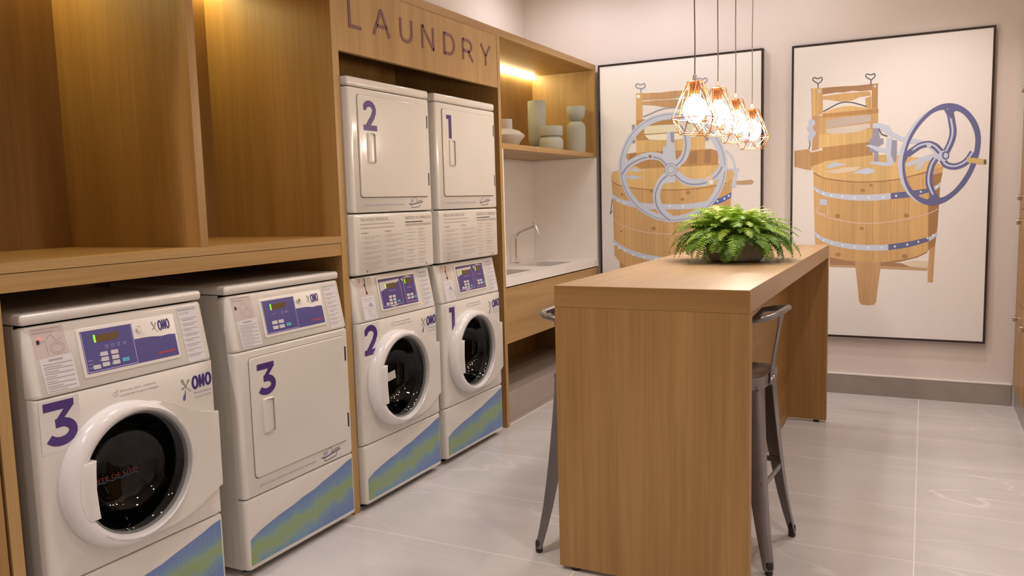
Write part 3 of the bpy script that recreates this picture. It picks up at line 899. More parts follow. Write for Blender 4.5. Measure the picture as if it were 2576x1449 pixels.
def stack_controls(t, y0, rnd):
    fr = control_frame(y0)
    cp = obj('control_panel', pillow(MB(), fr, 0, MW, 0.0, 0.219, 0.04, 0.022, 0.005), ENAMEL, t)
    b = 1.018
    Z = lambda z: (z - ZC - 0.003) * b
    obj('picture_card', MB().rect(fr, 0.050, 0.158, Z(1.040), Z(1.120), 0.0006), mat('pale_card', (0.62, 0.56, 0.52), 0.45), cp)
    mb = MB().stroke(fr, [(0.105, Z(1.118)), (0.108, Z(1.098)), (0.102, Z(1.088)), (0.106, Z(1.070)), (0.108, Z(1.048))], 0.006, 0.001)
    mb.lathe(fr, 0.108, Z(1.047), ((0.008, 0.001), (0.0, 0.0012)), 8).lathe(fr, 0.102, Z(1.084), ((0.007, 0.001), (0.0, 0.0012)), 8)
    mb.stroke(fr, [(0.068, Z(1.118)), (0.071, Z(1.100))], 0.004, 0.001)
    obj('card_drawing', mb, mat('dark_red_print', (0.10, 0.028, 0.022), 0.5), cp)
    obj('indicator_light', MB().lathe(fr, 0.073, Z(1.094), ((0.003, 0.0008), (0.0, 0.0016)), 8), REDLED, cp)
    obj('instruction_sheet', MB().rect(fr, 0.056, 0.158, Z(0.922), Z(1.032), 0.0008), PAPER2, cp)
    mb = MB()
    lines(mb, fr, 0.068, 0.145, Z(1.010), Z(1.020), 2, 0.002, rnd, 0.0012)
    mb.stroke(fr, [(0.062, Z(0.975)), (0.095, Z(0.980)), (0.098, Z(0.928))], 0.002, 0.0012)
    for rr in (0.026, 0.018):
        mb.stroke(fr, [(0.130 + rr * math.cos(a), Z(0.955) + rr * math.sin(a)) for a in [2 * PI * i / 16 for i in range(16)]], 0.0014, 0.0012, True)
    obj('sheet_text', mb, GREYP, cp)
    mb = MB().poly(fr, ((0.100, Z(0.988)), (0.125, Z(1.003)), (0.140, Z(0.980)), (0.110, Z(0.982))), 0.0011)
    obj('sheet_drawing', mb, LILACP, cp)
    obj('instruction_sheet', MB().poly(fr, ((0.560, Z(1.120)), (0.652, Z(1.122)), (0.655, Z(0.920)), (0.572, Z(0.918))), 0.0008), PAPER2, cp)
    mb = MB()
    for k in range(7):
        z = 1.086 - 0.0235 * k
        lines(mb, fr, 0.577, 0.648 - (k == 6) * 0.02, Z(z - 0.011), Z(z), 3, 0.0024, rnd, 0.0012, 3)
    obj('sheet_text', mb, GREYP, cp)
    mb = MB(); mb.rect(fr, 0.577, 0.640, Z(1.098), Z(1.106), 0.0012)
    obj('sheet_title', mb, LILACP, cp)
    obj('bezel', MB().slab(fr, rrect(0.195, 0.530, Z(0.946), Z(1.110), 0.006, 3), 0.0002, 0.004, 0.002), mat('cream_bezel', (0.80, 0.77, 0.72), 0.3), cp)
    H = 0.0044
    PB = mat('violet_overlay', (0.085, 0.055, 0.22), 0.3)
    obj('overlay', MB().rect(fr, 0.208, 0.520, Z(0.955), Z(1.100), H), PB, cp)
    mb = MB().stroke(fr, [(0.214, Z(1.083)), (0.214, Z(0.966)), (0.385, Z(0.966)), (0.385, Z(1.088))], 0.0028, H + 0.0003)
    mb.stroke(fr, [(0.415, Z(1.088)), (0.415, Z(0.966)), (0.512, Z(0.966)), (0.512, Z(1.090))], 0.0028, H + 0.0003, True)
    obj('overlay_outline', mb, PANELL, cp)
    mb = MB().poly(fr, ((0.212, Z(1.086)), (0.380, Z(1.090)), (0.380, Z(1.080)), (0.36, Z(1.074)), (0.30, Z(1.064)), (0.25, Z(1.050)), (0.212, Z(1.040))), H + 0.0004)
    mb.poly(fr, ((0.418, Z(1.090)), (0.455, Z(1.098)), (0.508, Z(1.090))), H + 0.0004).poly(fr, ((0.255, Z(0.966)), (0.355, Z(0.966)), (0.30, Z(0.957))), H + 0.0004)
    obj('overlay_flash', mb, mat('overlay_cream', (0.62, 0.57, 0.54), 0.4), cp)
    obj('screen', MB().rect(fr, 0.262, 0.345, Z(1.052), Z(1.074), H + 0.0006), AMBER, cp)
    obj('screen', MB().rect(fr, 0.432, 0.492, Z(1.060), Z(1.082), H + 0.0006), AMBER, cp)
    obj('screen_digit', MB().rect(fr, 0.257, 0.264, Z(1.052), Z(1.074), H + 0.0008), GREENLED, cp)
    obj('screen_digit', MB().rect(fr, 0.426, 0.433, Z(1.060), Z(1.082), H + 0.0008), GREENLED, cp)
    mb = MB()
    for u, z in ((0.282, 1.036), (0.298, 1.036), (0.314, 1.036), (0.330, 1.036), (0.444, 1.036), (0.458, 1.036), (0.472, 1.036)):
        mb.rect(fr, u, u + 0.008, Z(z), Z(z + 0.004), H + 0.0005)
    obj('overlay_icons', mb, PANELL, cp)['kind'] = 'stuff'
    keys(fr, cp, [(0.282, 1.008), (0.314, 1.008), (0.282, 0.992), (0.314, 0.992), (0.282, 0.976), (0.314, 0.976), (0.252, 0.976), (0.438, 1.000), (0.470, 1.000), (0.438, 0.984), (0.470, 0.984)], 0.024, 0.0125, Z)
    for u, z in ((0.350, 0.980), (0.501, 0.986)):
        obj('start_key', MB().slab(fr, rrect(u - 0.012, u + 0.010, Z(z) - 0.006, Z(z) + 0.006, 0.002, 2), H, H + 0.0015), CYAN, cp)
    obj('key_lock', MB().lathe(fr, 0.400, Z(1.082), ((0.009, H - 0.001), (0.009, H + 0.006), (0.007, H + 0.008), (0.0, H + 0.008)), 14), CHROME, cp)
    return cp

DU, DV = 0.318, 0.600          # centre of the glass
OU, OV = 0.288, 0.605          # centre of the outer ring
def washer_front(t, y0, d, rnd, limit_text):
    fr = Frame((0, y0, 0), (0, 1, 0), (0, 0, 1))
    fp = obj('front_panel', holed_panel(MB(), fr, 0, MW, ZS, ZC, 0.036, 0.020, 0.005, DU, DV, 0.209), ENAMEL, t)
    # hinge swelling that runs from the ring to the right-hand edge, flattening as it goes
    top = [(0.405, 0.822), (0.420, 0.817), (0.450, 0.804), (0.480, 0.789), (0.510, 0.773), (0.540, 0.758), (0.570, 0.745), (0.600, 0.735), (0.630, 0.727), (0.660, 0.721), (0.683, 0.718)]
    bot = [(0.683, 0.434), (0.660, 0.430), (0.630, 0.421), (0.600, 0.411), (0.560, 0.398), (0.520, 0.388), (0.470, 0.380), (0.420, 0.375), (0.370, 0.373), (0.345, 0.374)]
    inner = [(DU + 0.2085 * math.cos(math.radians(a)), DV + 0.2085 * math.sin(math.radians(a))) for a in range(-78, 80, 6)]
    hc = MB().slab(fr, list(reversed(top)) + inner[::-1] + list(reversed(bot)), 0.0, 0.036, 0.011)
    for v in hc.v:
        if v.x > 0.004:
            k = min(1.0, max(0.0, (v.y - y0 - 0.48) / 0.20))
            v.x *= 1.0 - 0.58 * k * k * (3 - 2 * k)
    obj('hinge_cover', hc, ENAMEL, t)
    dr = MB().lathe(fr, DU, DV, ((0.208, -0.036), (0.244, -0.10), (0.244, -0.42), (0.20, -0.43), (0.0, -0.43)), 48)
    drum = obj('drum', dr, DRUM, t)
    for k in range(3):
        a = 2 * PI * k / 3 - 1.0
        c, s_ = math.cos(a), math.sin(a)
        f4 = Frame(fr.pt(DU, DV, 0), (0, c, s_), (0, -s_, c))
        obj('drum_lifter', MB().slab(f4, ((0.19, -0.012), (0.243, -0.035), (0.243, 0.035), (0.19, 0.012)), -0.40, -0.11), DRUM, drum)
    n = 96
    ring = [(0.02, 0.0), (0.0, 0.012), (0.05, 0.026), (0.18, 0.038), (0.36, 0.045), (0.58, 0.0485), (0.80, 0.046), (0.92, 0.038), (1.0, 0.024), (1.0, -0.03)]
    loops = []
    for tt, h in ring:
        cu, cv, r = OU + (DU - OU) * tt, OV + (DV - OV) * tt, 0.240 + (0.2015 - 0.240) * tt
        loops.append([fr.pt(cu + r * math.cos(2 * PI * i / n), cv + r * math.sin(2 * PI * i / n), h) for i in range(n)])
    door = obj('door', MB().ring(loops), RINGW, t)
    obj('gasket', MB().lathe(fr, DU, DV, ((0.2012, 0.026), (0.1972, 0.026), (0.1952, 0.018), (0.1952, -0.02)), 64), mat('grey_gasket', (0.22, 0.23, 0.22), 0.3), door)
    obj('glass', MB().lathe(fr, DU, DV, ((0.196, 0.014), (0.186, 0.006), (0.176, -0.012), (0.163, -0.045), (0.14, -0.075), (0.10, -0.095), (0.05, -0.103), (0.0, -0.105)), 64), GLASS, door)
    # pull handle: flap over the left of the ring
    hp = [(0.152, 0.503), (0.146, 0.55), (0.143, 0.60), (0.146, 0.65), (0.152, 0.692)]
    hp += [(0.3054 + 0.217 * math.cos(a), 0.602 + 0.217 * math.sin(a)) for a in [math.radians(155.4 + 5.77 * i) for i in range(10)]]
    obj('handle', MB().slab(fr, hp, 0.018, 0.0497, 0.003), RINGW, door)
    obj('ring_lettering', arc_letter(MB(), fr, 'VERIFIQUE E RETIRE SEUS OBJETOS DA BORRACHA APÓS O USO DA LAVADORA', 0.312, 0.601, 0.2095, math.radians(147), math.radians(42), 0.0065, lambda r: 0.0492), GREYP, door)
    obj('ring_lettering', arc_letter(MB(), fr, 'Solicite a atendente a higienização da borracha sempre que possível', 0.308, 0.602, 0.220, math.radians(228), math.radians(330), 0.0065, lambda r: 0.0492, True), GREYP, door)
    if limit_text:
        ft = Frame(fr.pt(0, 0, -0.080), fr.a, fr.b)
        obj('limit_lettering', letter(MB(), ft, 'LIMITE DE USO', 0.196, 0.392, 0.5705, 0.0135, 0.0, True), mat('red_glass_print', (0.17, 0.016, 0.012), 0.5), door)
        wv = MB().stroke(ft, [(0.196 + 0.196 * i / 48, 0.5625 + 0.0045 * abs(math.sin(i * PI / 8))) for i in range(49)], 0.0035, 0.0)
        obj('limit_wave', wv, mat('blue_glass_print', (0.025, 0.085, 0.17), 0.5), door)
    if d == 2:
        tg = MB().slab(Frame(fr.pt(0, 0, 0.017), fr.a, fr.b), ((0.15, 0.640), (0.205, 0.643), (0.250, 0.648), (0.258, 0.607), (0.205, 0.601), (0.15, 0.600)), 0.0, 0.0006)
        obj('paper_tag', tg, mat('tag_paper', (0.50, 0.48, 0.45), 0.6), door)
    # number sticker
    st = {3: (0.012, 0.142, 0.742, 0.905), 2: (0.030, 0.160, 0.735, 0.905), 1: (0.040, 0.145, 0.725, 0.895)}[d]
    obj('number_sticker', MB().rect(fr, *st, 0.0006), PAPER, fp)
    n = {3: (0.022, 0.132, 0.757, 0.897), 2: (0.038, 0.146, 0.752, 0.897), 1: (0.072, 0.134, 0.732, 0.884)}[d]
    mb = MB(); digit(mb, fr, d, *n)
    obj('number', mb, PURPLE, fp)
    omo(fr, fp, 0.520, 0.668, 0.782, 0.870)
    mb = MB()
    letter(mb, fr, 'Evite mau cheiro mantendo', 0.288, 0.428, 0.876, 0.0085)
    letter(mb, fr, 'a porta aberta após a lavagem', 0.288, 0.438, 0.861, 0.0085)
    for z, u in ((0.880, 0.262), (0.873, 0.258), (0.866, 0.263)):
        mb.stroke(fr, [(u, z), (u + 0.012, z), (u + 0.018, z + 0.004), (u + 0.014, z + 0.007)], 0.0014, 0.0008)
    obj('care_notice', mb, GREYP, fp)

def iron_mark(fr, parent, u0, v0, k=1.0):
    mb = MB()
    P = lambda pts: [(u0 + x * k, v0 + y * k) for x, y in pts]
    mb.stroke(fr, P(((0.0, 0.0), (0.03, -0.004), (0.08, 0.002), (0.12, 0.006), (0.140, 0.010))), 0.005 * k, 0.0008)
    mb.stroke(fr, P(((0.018, -0.006), (0.026, -0.022), (0.105, -0.018), (0.115, 0.0))), 0.003 * k, 0.0008)
    mb.stroke(fr, P(((0.07, 0.008), (0.10, 0.014), (0.13, 0.018))), 0.003 * k, 0.0008)
    obj('dish_mark', mb, mat('navy_print', (0.06, 0.045, 0.12), 0.5), parent)
    mb = MB()
    mb.stroke(fr, P([(0.062 + 0.018 * math.cos(a), 0.020 + 0.013 * math.sin(a)) for a in [math.radians(-20 + 20 * i) for i in range(12)]]), 0.0025 * k, 0.0008)
    for q in (0.006, 0.012, 0.018):
        mb.stroke(fr, P(((0.016, q), (0.046, q + 0.004))), 0.003 * k, 0.0008)
    obj('dish_mark', mb, mat('soft_blue_print', (0.26, 0.33, 0.55), 0.5), parent)

def dryer_front(t, y0, d, zlo, zhi, door, num, hz, notice_z):
    """front panel with the big flat door"""
    fr = Frame((0, y0, 0), (0, 1, 0), (0, 0, 1))
    fp = obj('front_panel', pillow(MB(), fr, 0, MW, zlo, zhi, 0.04, 0.020, 0.005), ENAMEL, t)
    u0, u1, v0, v1 = door
    obj('door_gap', MB().slab(fr, rrect(u0 - 0.0022, u1 + 0.0018, v0 - 0.0035, v1 + 0.0018, 0.017, 5), 0.0001, 0.0006), SEAM, fp)
    hu0, hu1, hv0, hv1 = 0.120, 0.182, hz - 0.145, hz
    dm = MB()
    # door slab with a real recess for the pull
    out = rrect(u0, u1, v0, v1, 0.016, 5)
    dm2 = pillow(MB(), Frame(fr.pt(0, 0, 0.008), fr.a, fr.b), u0, u1, v0, v1, 0.0075, 0.004, 0.004, 0.016, 5)
    do = obj('door', dm2, ENAMEL, t)
    # moulded pull: shallow hooded scoop standing on the door
    ff = Frame(fr.pt(0, 0, 0.008), fr.a, fr.b)
    sc = MB()
    sc.ring([[ff.pt(u, v, h) for u, v in rrect(hu0 + k, hu1 - k, hv0 + k, hv1 - k, 0.008, 4)] for k, h in ((0, 0.0002), (0.002, 0.006), (0.005, 0.008))], True, False, False)
    sc.ring([[ff.pt(hu0 + 0.005, hv, hh) for hv, hh in ((hv0 + 0.005, 0.008), (hv1 - 0.005, 0.008))], [ff.pt(hu0 + 0.026, hv, hh) for hv, hh in ((hv0 + 0.008, 0.007), (hv1 - 0.008, 0.007))], [ff.pt(hu0 + 0.030, hv, hh) for hv, hh in ((hv0 + 0.010, 0.0008), (hv1 - 0.010, 0.0008))], [ff.pt(hu1 - 0.006, hv, hh) for hv, hh in ((hv0 + 0.010, 0.0012), (hv1 - 0.010, 0.0012))]], False)
    obj('handle', sc, ENAMEL, do)
    for zz in (v1 - 0.085, v0 + 0.090):
        obj('hinge', MB().slab(fr, rrect(u1 + 0.006, u1 + 0.012, zz - 0.033, zz + 0.033, 0.002, 2), 0.0002, 0.006), mat('hinge_metal', (0.16, 0.14, 0.13), 0.35, 0.7), fp)
    mb = MB(); digit(mb, ff, d, *num)
    obj('number', mb, PURPLE, do)
    mb = MB(); letter(mb, fr, 'APÓS O USO, RETIRAR O SEU FELPO DA SECADORA', 0.088, 0.424, notice_z - 0.004, 0.010)
    obj('filter_notice', mb, LILACP, fp)
    iron_mark(fr, fp, 0.460, notice_z + 0.003, 0.93)
    return fp

def cap(t, y0, z0, z1, xf):
    mb = MB().box(-0.70, xf, y0 + 0.001, y0 + MW - 0.001, z0, z1, 0.012, 3)
    obj('top_cover', mb, ENAMEL, t)

def door_grid(*a):
    return None

YW3, YD3, YW2, YW1 = 0.0, 0.792, 1.557, 2.296
rnd = random.Random(5)
t = thing('washing_machine', 'white front-load washing machine numbered 3 with round glass door', 'washing machine', (-0.35, YW3 + MW / 2, 0))
feet_and_body(t, YW3, ZB, 1.134)
lower_panel(t, YW3, rnd)
washer_front(t, YW3, 3, rnd, True)
single_controls(t, YW3, rnd, False)
cap(t, YW3, 1.135, 1.170, -0.034)

t = thing('tumble_dryer', 'white front-load dryer numbered 3 with square flat door', 'dryer', (-0.35, YD3 + MW / 2, 0))
feet_and_body(t, YD3, ZB, 1.134)
lower_panel(t, YD3, rnd)
dryer_front(t, YD3, 3, ZS, ZC, (0.066, 0.645, 0.396, 0.880), (0.098, 0.202, 0.720, 0.850), 0.708, 0.357)
single_controls(t, YD3, rnd, True)
cap(t, YD3, 1.135, 1.170, -0.034)

for d, y0, lab in ((2, YW2, 'stacked washer and dryer marked 2, nearer the dryer marked 3'), (1, YW1, 'stacked washer and dryer marked 1, right beside the sink worktop')):
    t = thing('stacked_washer_dryer', lab, 'washing machine', (-0.35, y0 + MW / 2, 0), 'stacked machines under the LAUNDRY lettering')
    feet_and_body(t, y0, ZB, 2.008)
    lower_panel(t, y0, rnd)
    washer_front(t, y0, d, rnd, False)
    stack_controls(t, y0, rnd)
    fr = Frame((0, y0, 0), (0, 1, 0), (0, 0, 1))
    ap = obj('notice_panel', pillow(MB(), fr, 0, MW, 1.136, 1.426, 0.055, 0.020, 0.008), ENAMEL, t)
    TAUPE = mat('taupe_print', (0.30, 0.26, 0.245), 0.6)
    for tx, a0, a1, zz, hh, bd in (('MELHORES PRÁTICAS', 0.050, 0.275, 1.390, 0.016, False), ('RESPEITE OS SÍMBOLOS', 0.420, 0.655, 1.388, 0.0155, False), ('Lavagem', 0.055, 0.110, 1.332, 0.008, True), ('Secagem', 0.240, 0.295, 1.334, 0.008, True)):
        obj('notice_title', letter(MB(), fr, tx, a0, a1, zz, hh, bold=bd), TAUPE, ap)
    mb = MB()
    lines(mb, fr, 0.050, 0.32, 1.358, 1.376, 2, 0.005, rnd, 0.0006, 9)
    lines(mb, fr, 0.420, 0.58, 1.3745, 1.3746, 2, 0.004, rnd, 0.0006, 9)
    mb.rect(fr, 0.420, 0.660, 1.3545, 1.366, 0.0006)
    obj('notice_bar', mb, mat('grey_bar_print', (0.45, 0.40, 0.37), 0.6), ap)
    mb = MB()
    for k in range(7):
        z = 1.316 - 0.0245 * k
        lines(mb, fr, 0.072, 0.205, z - 0.008 * (1 + (k > 4)), z, 2 + (k > 4), 0.0026, rnd, 0.0006, 2 + (k > 4))
        mb.rect(fr, 0.055, 0.060, z - 0.005, z + 0.001, 0.0006)
    for k in range(6):
        z = 1.318 - 0.0245 * k
        n_ = 4 if k == 5 else 2
        lines(mb, fr, 0.255, 0.395, z - 0.008 * (n_ - 1), z, n_, 0.0026, rnd, 0.0006, n_)
        mb.rect(fr, 0.240, 0.245, z - 0.005, z + 0.001, 0.0006)
    for u in (0.435, 0.540):
        for k in range(11):
            z = 1.338 - 0.0175 * k
            mb.rect(fr, u, u + 0.04 + 0.03 * rnd.random(), z - 0.0014, z + 0.0014, 0.0006)
            if rnd.random() < 0.4:
                mb.rect(fr, u, u + 0.03 + 0.03 * rnd.random(), z - 0.0078, z - 0.005, 0.0006)
            mb.rect(fr, u - 0.014, u - 0.008, z - 0.002, z + 0.002, 0.0006)
    obj('notice_text', mb, GREYP, ap)
    for u in (0.085, 0.60):
        obj('screw', MB().lathe(fr, u, 1.153, ((0.006, 0.0), (0.005, 0.0025), (0.0, 0.003)), 10), CHROME, ap)
    num = {2: (0.098, 0.203, 1.814, 1.954), 1: (0.100, 0.155, 1.818, 1.945)}[d]
    dryer_front(t, y0, d, 1.430, 2.008, (0.064, 0.640, 1.503, 1.976), num, 1.806 if d == 2 else 1.812, 1.464)
    cap(t, y0, 2.012, 2.055, -0.001)
# ================================================================== bar table
TX0, TX1, TY0, TY1, TZ = 1.084, 1.819, 1.381, 3.998, 1.140
t = thing('bar_table', 'long high wooden bar table with solid end panels in the room centre', 'table', ((TX0 + TX1) / 2, (TY0 + TY1) / 2, 0))
obj('table_top', MB().box(TX0, TX1, TY0, TY1, TZ - 0.081, TZ, 0.0015, 1), wood('sheen_pale_table_top', 1, (0.31, 0.20, 0.098), (0.365, 0.243, 0.128), (0.415, 0.285, 0.155), 0.36), t)  # tone made paler: the sheen on the top is put into the colour
obj('apron_face', MB().box(TX0 - 0.0004, TX1 + 0.0004, TY0 - 0.0006, TY0 + 0.02, TZ - 0.081, TZ - 0.0012), WOOD[0], t)
obj('end_panel', MB().box(TX0, TX1, TY0, TY0 + 0.05, 0.016, TZ - 0.0812, 0.001, 1), WOOD[2], t)
obj('end_panel', MB().box(TX0, TX1, TY1 - 0.05, TY1, 0.016, TZ - 0.0812, 0.001, 1), WOOD[2], t)
obj('centre_panel', MB().box(1.562, 1.586, 2.32, TY1 - 0.051, 0.016, TZ - 0.0812), WOOD[1], t)
for y in (TY0 + 0.025, TY1 - 0.025):
    for x in (TX0 + 0.06, TX1 - 0.06):
        obj('foot', MB().lathe(Frame((x, y, 0.0003), (1, 0, 0), (0, 1, 0)), 0, 0, ((0.018, 0), (0.018, 0.0157)), 12, True, True), RUBBER, t)

# ================================================================== bar stools
GUN = noisy('gunmetal_paint', (0.21, 0.19, 0.19), (0.245, 0.225, 0.225), 10, 0.28, 0.7)
def bar_stool(name, label, cx, cy, rz):
    """sheet-metal stool, local +x is the back side"""
    t = thing(name, label, 'stool', (0, 0, 0), 'metal bar stools at the wooden bar table')
    SZ = 0.76
    h, sh = 0.215, 0.148
    # seat: shallow dished pan with a deep rolled rim
    fz = Frame((0, 0, 0), (1, 0, 0), (0, 1, 0))
    lo = []
    for half, z in ((0.150, SZ - 0.055), (0.158, SZ - 0.05), (0.160, SZ - 0.012), (0.157, SZ - 0.002), (0.150, SZ), (0.135, SZ - 0.004), (0.08, SZ - 0.010), (0.02, SZ - 0.012)):
        lo.append([fz.pt(u, v, z) for u, v in rrect(-half, half, -half, half, min(0.055, half * 0.6), 6)])
    seat = obj('seat', MB().ring(lo, True, False, True), GUN, t)
    obj('seat_underside', MB().box(-0.148, 0.148, -0.148, 0.148, SZ - 0.052, SZ - 0.048), GUN, t)
    # legs: pressed channels, wide at the top and tapering
    for sx in (1, -1):
        for sy in (1, -1):
            loops = []
            for k in range(9):
                q = k / 8
                z = (SZ - 0.03) * (1 - q) + 0.02 * q
                bow = 0.012 * math.sin(PI * q) * -1 + (0.010 * max(0, q - 0.8) / 0.2)
                r = sh + (h - sh) * q + bow * 0.6
                w = 0.092 * (1 - q) + 0.034 * q
                dth = 0.010
                c = (sx * r, sy * r)
                # L-shaped channel with rounded outer corner
                pts = [(-w, 0.0), (-0.012, 0.0), (-0.004, -0.003), (0.0, -0.012), (0.0, -w)]
                pts = [(0, 0)] and [(c[0] - sx * (w + 0.0) + 0 * sx, c[1]), (c[0] - sx * 0.014, c[1]), (c[0] - sx * 0.004, c[1] - sy * 0.004), (c[0], c[1] - sy * 0.014), (c[0], c[1] - sy * w),
                       (c[0] - sx * 0.004, c[1] - sy * w), (c[0] - sx * 0.005, c[1] - sy * 0.016), (c[0] - sx * 0.016, c[1] - sy * 0.005), (c[0] - sx * w, c[1] - sy * 0.004)]
                if sx * sy < 0:
                    pts = pts[::-1]
                loops.append([(x, y, z) for x, y in pts])
            lg = obj('leg', MB().ring(loops, True, True, True, True), GUN, t)
            fc = (sx * (h - 0.010), sy * (h - 0.010))
            obj('foot_cap', MB().lathe(Frame((fc[0], fc[1], 0.0004), (1, 0, 0), (0, 1, 0)), 0, 0, ((0.013, 0), (0.0155, 0.006), (0.0155, 0.045), (0.012, 0.052)), 12, True, True), RUBBER, lg)
    # footrest: flat straps, two heights
    def rr(z):
        q = ((SZ - 0.03) - z) / ((SZ - 0.03) - 0.02)
        return sh + (h - sh) * q - 0.0072 * math.sin(PI * q) - 0.006
    for z, ax in ((0.335, 0), (0.335, 1)):
        r = rr(z)
        for s_ in (1, -1):
            if ax == 0:
                mb = MB().box(s_ * r - 0.004, s_ * r + 0.004, -r, r, z - 0.012, z + 0.012, 0.002, 1)
            else:
                mb = MB().box(-r, r, s_ * r - 0.004, s_ * r + 0.004, z - 0.004, z + 0.020, 0.002, 1)
            obj('footrest_bar', mb, GUN, t)
    # low back: bent tube loop plus flat strap
    zt = SZ + 0.245
    path = [(-0.06, -0.160, SZ - 0.01), (-0.03, -0.166, SZ + 0.05), (0.06, -0.176, SZ + 0.16)]
    def corner(cx_, cy_, r, a0, a1, n=6):
        return [(cx_ + r * math.cos(math.radians(a0 + (a1 - a0) * i / n)), cy_ + r * math.sin(math.radians(a0 + (a1 - a0) * i / n))) for i in range(n + 1)]
    P = [(-0.055, -0.158, SZ - 0.005), (-0.02, -0.166, SZ + 0.07), (0.035, -0.174, SZ + 0.165), (0.085, -0.176, SZ + 0.222)]
    P += [(x, y, zt - 0.012 + 0.012 * i / 6) for i, (x, y) in enumerate(corner(0.135, -0.111, 0.065, -80, 0))]
    Q = [(x, -y, z) for x, y, z in reversed(P)]
    obj('back_rail', MB().tube(P + [(0.203, 0.0, zt + 0.001)] + Q, 0.0125, 12), GUN, t)
    sp = MB()
    st = [(0.1615, SZ - 0.05), (0.163, SZ + 0.01), (0.172, SZ + 0.08), (0.190, SZ + 0.19), (0.199, zt - 0.008)]
    wd = [0.036, 0.034, 0.027, 0.027, 0.044]
    lo = []
    for (x, z), w in zip(st, wd):
        lo.append([(x, -w, z), (x + 0.004, -w, z), (x + 0.004, w, z), (x, w, z)])
    obj('back_strap', sp.ring(lo, True, True, True, False), GUN, t)
    for y in (-0.02, 0.02):
        obj('bolt', MB().lathe(Frame((0.1655, y, SZ - 0.028), (0, 1, 0), (0, 0, 1)), 0, 0, ((0.007, 0), (0.006, 0.003), (0.0, 0.004)), 10), CHROME, t)
    t.location = (cx, cy, 0)
    t.rotation_euler = (0, 0, math.radians(rz))
    return t
bar_stool('bar_stool', 'gunmetal bar stool on the right side of the bar table', 1.655, 1.875, -4)
bar_stool('bar_stool', 'gunmetal bar stool on the machine side, mostly hidden by table end', 1.146, 1.695, 180)

# ================================================================== pendant lamps
COPPER = noisy('copper_wire', (0.55, 0.27, 0.13), (0.62, 0.33, 0.17), 20, 0.25, 0.9)
CORD = mat('grey_cord', (0.23, 0.20, 0.18), 0.7)
SOCK = mat('cream_socket', (0.78, 0.72, 0.66), 0.4)
BULB = mat('lit_bulb', (1, 1, 1), 0.4, emit=(1.0, 0.83, 0.66), strength=68.0)
def edge_tubes(edges, r):
    mb = MB()
    for a, b in edges:
        mb.tube((a, b), r, 6)
    return mb
PEND = None
def pendant(label, x, y, z):
    """z is the top of the cage"""
    t = thing('pendant_lamp', label, 'lamp', (x, y, z), 'copper cage pendants over the bar table')
    def V(r, a, dz):
        return Vector((x + r * math.cos(a), y + r * math.sin(a), z + dz))
    n = 6
    A = [V(0.036, 2 * PI * i / n, 0.0) for i in range(n)]
    Bm = [V(0.102, 2 * PI * (i + 0.5) / n, -0.155) for i in range(n)]
    Cb = [V(0.066, 2 * PI * i / n, -0.222) for i in range(n)]
    E = []
    for i in range(n):
        j = (i + 1) % n
        E += [(A[i], A[j]), (A[i], Bm[i]), (A[j], Bm[i]), (Bm[i], Bm[j]), (Bm[i], Cb[i]), (Bm[i], Cb[j]), (Cb[i], Cb[j])]
    obj('cage', edge_tubes(E, 0.0021), COPPER, t)
    obj('cage_collar', MB().lathe(Frame((x, y, z), (1, 0, 0), (0, 1, 0)), 0, 0, ((0.0365, -0.003), (0.0365, 0.001), (0.012, 0.003), (0.012, -0.002)), 6, True), COPPER, t)
    obj('cap', MB().lathe(Frame((x, y, z), (1, 0, 0), (0, 1, 0)), 0, 0, ((0.021, -0.055), (0.022, -0.01), (0.019, -0.003)), 20, True, True), COPPER, t)
    obj('socket', MB().lathe(Frame((x, y, z), (1, 0, 0), (0, 1, 0)), 0, 0, ((0.010, 0.002), (0.010, 0.016), (0.007, 0.030), (0.004, 0.032)), 14, False, True), SOCK, t)
    cord_top = 3.285
    pts = [(x + 0.0012 * math.sin(k * 1.7), y, z + 0.03 + (cord_top - z - 0.03) * k / 10) for k in range(11)]
    obj('cord', MB().tube(pts, 0.0027, 6), CORD, t)
    obj('ceiling_rose', MB().lathe(Frame((x, y, 3.28), (1, 0, 0), (0, 1, 0)), 0, 0, ((0.045, 0.0), (0.05, 0.008), (0.05, 0.0198)), 20, True, True), SOCK, t)
    prof = [(0.012, -0.055), (0.016, -0.068)] + [(0.052 * math.sin(a), -0.118 + 0.058 * math.cos(a)) for a in [math.radians(25 + 15.5 * k) for k in range(11)]]
    obj('bulb', MB().lathe(Frame((x, y, z), (1, 0, 0), (0, 1, 0)), 0, 0, prof, 24), BULB, t)
    return t
for lab, y, z in (('lit copper cage pendant lamp, nearest and leftmost of the four', 2.095, 1.958), ('lit copper cage pendant lamp, second from the left', 2.535, 1.977),
                  ('lit copper cage pendant lamp, third from the left', 2.945, 1.964), ('lit copper cage pendant lamp, farthest and rightmost of the four', 3.405, 1.951)):
    pendant(lab, 1.45, y, z)

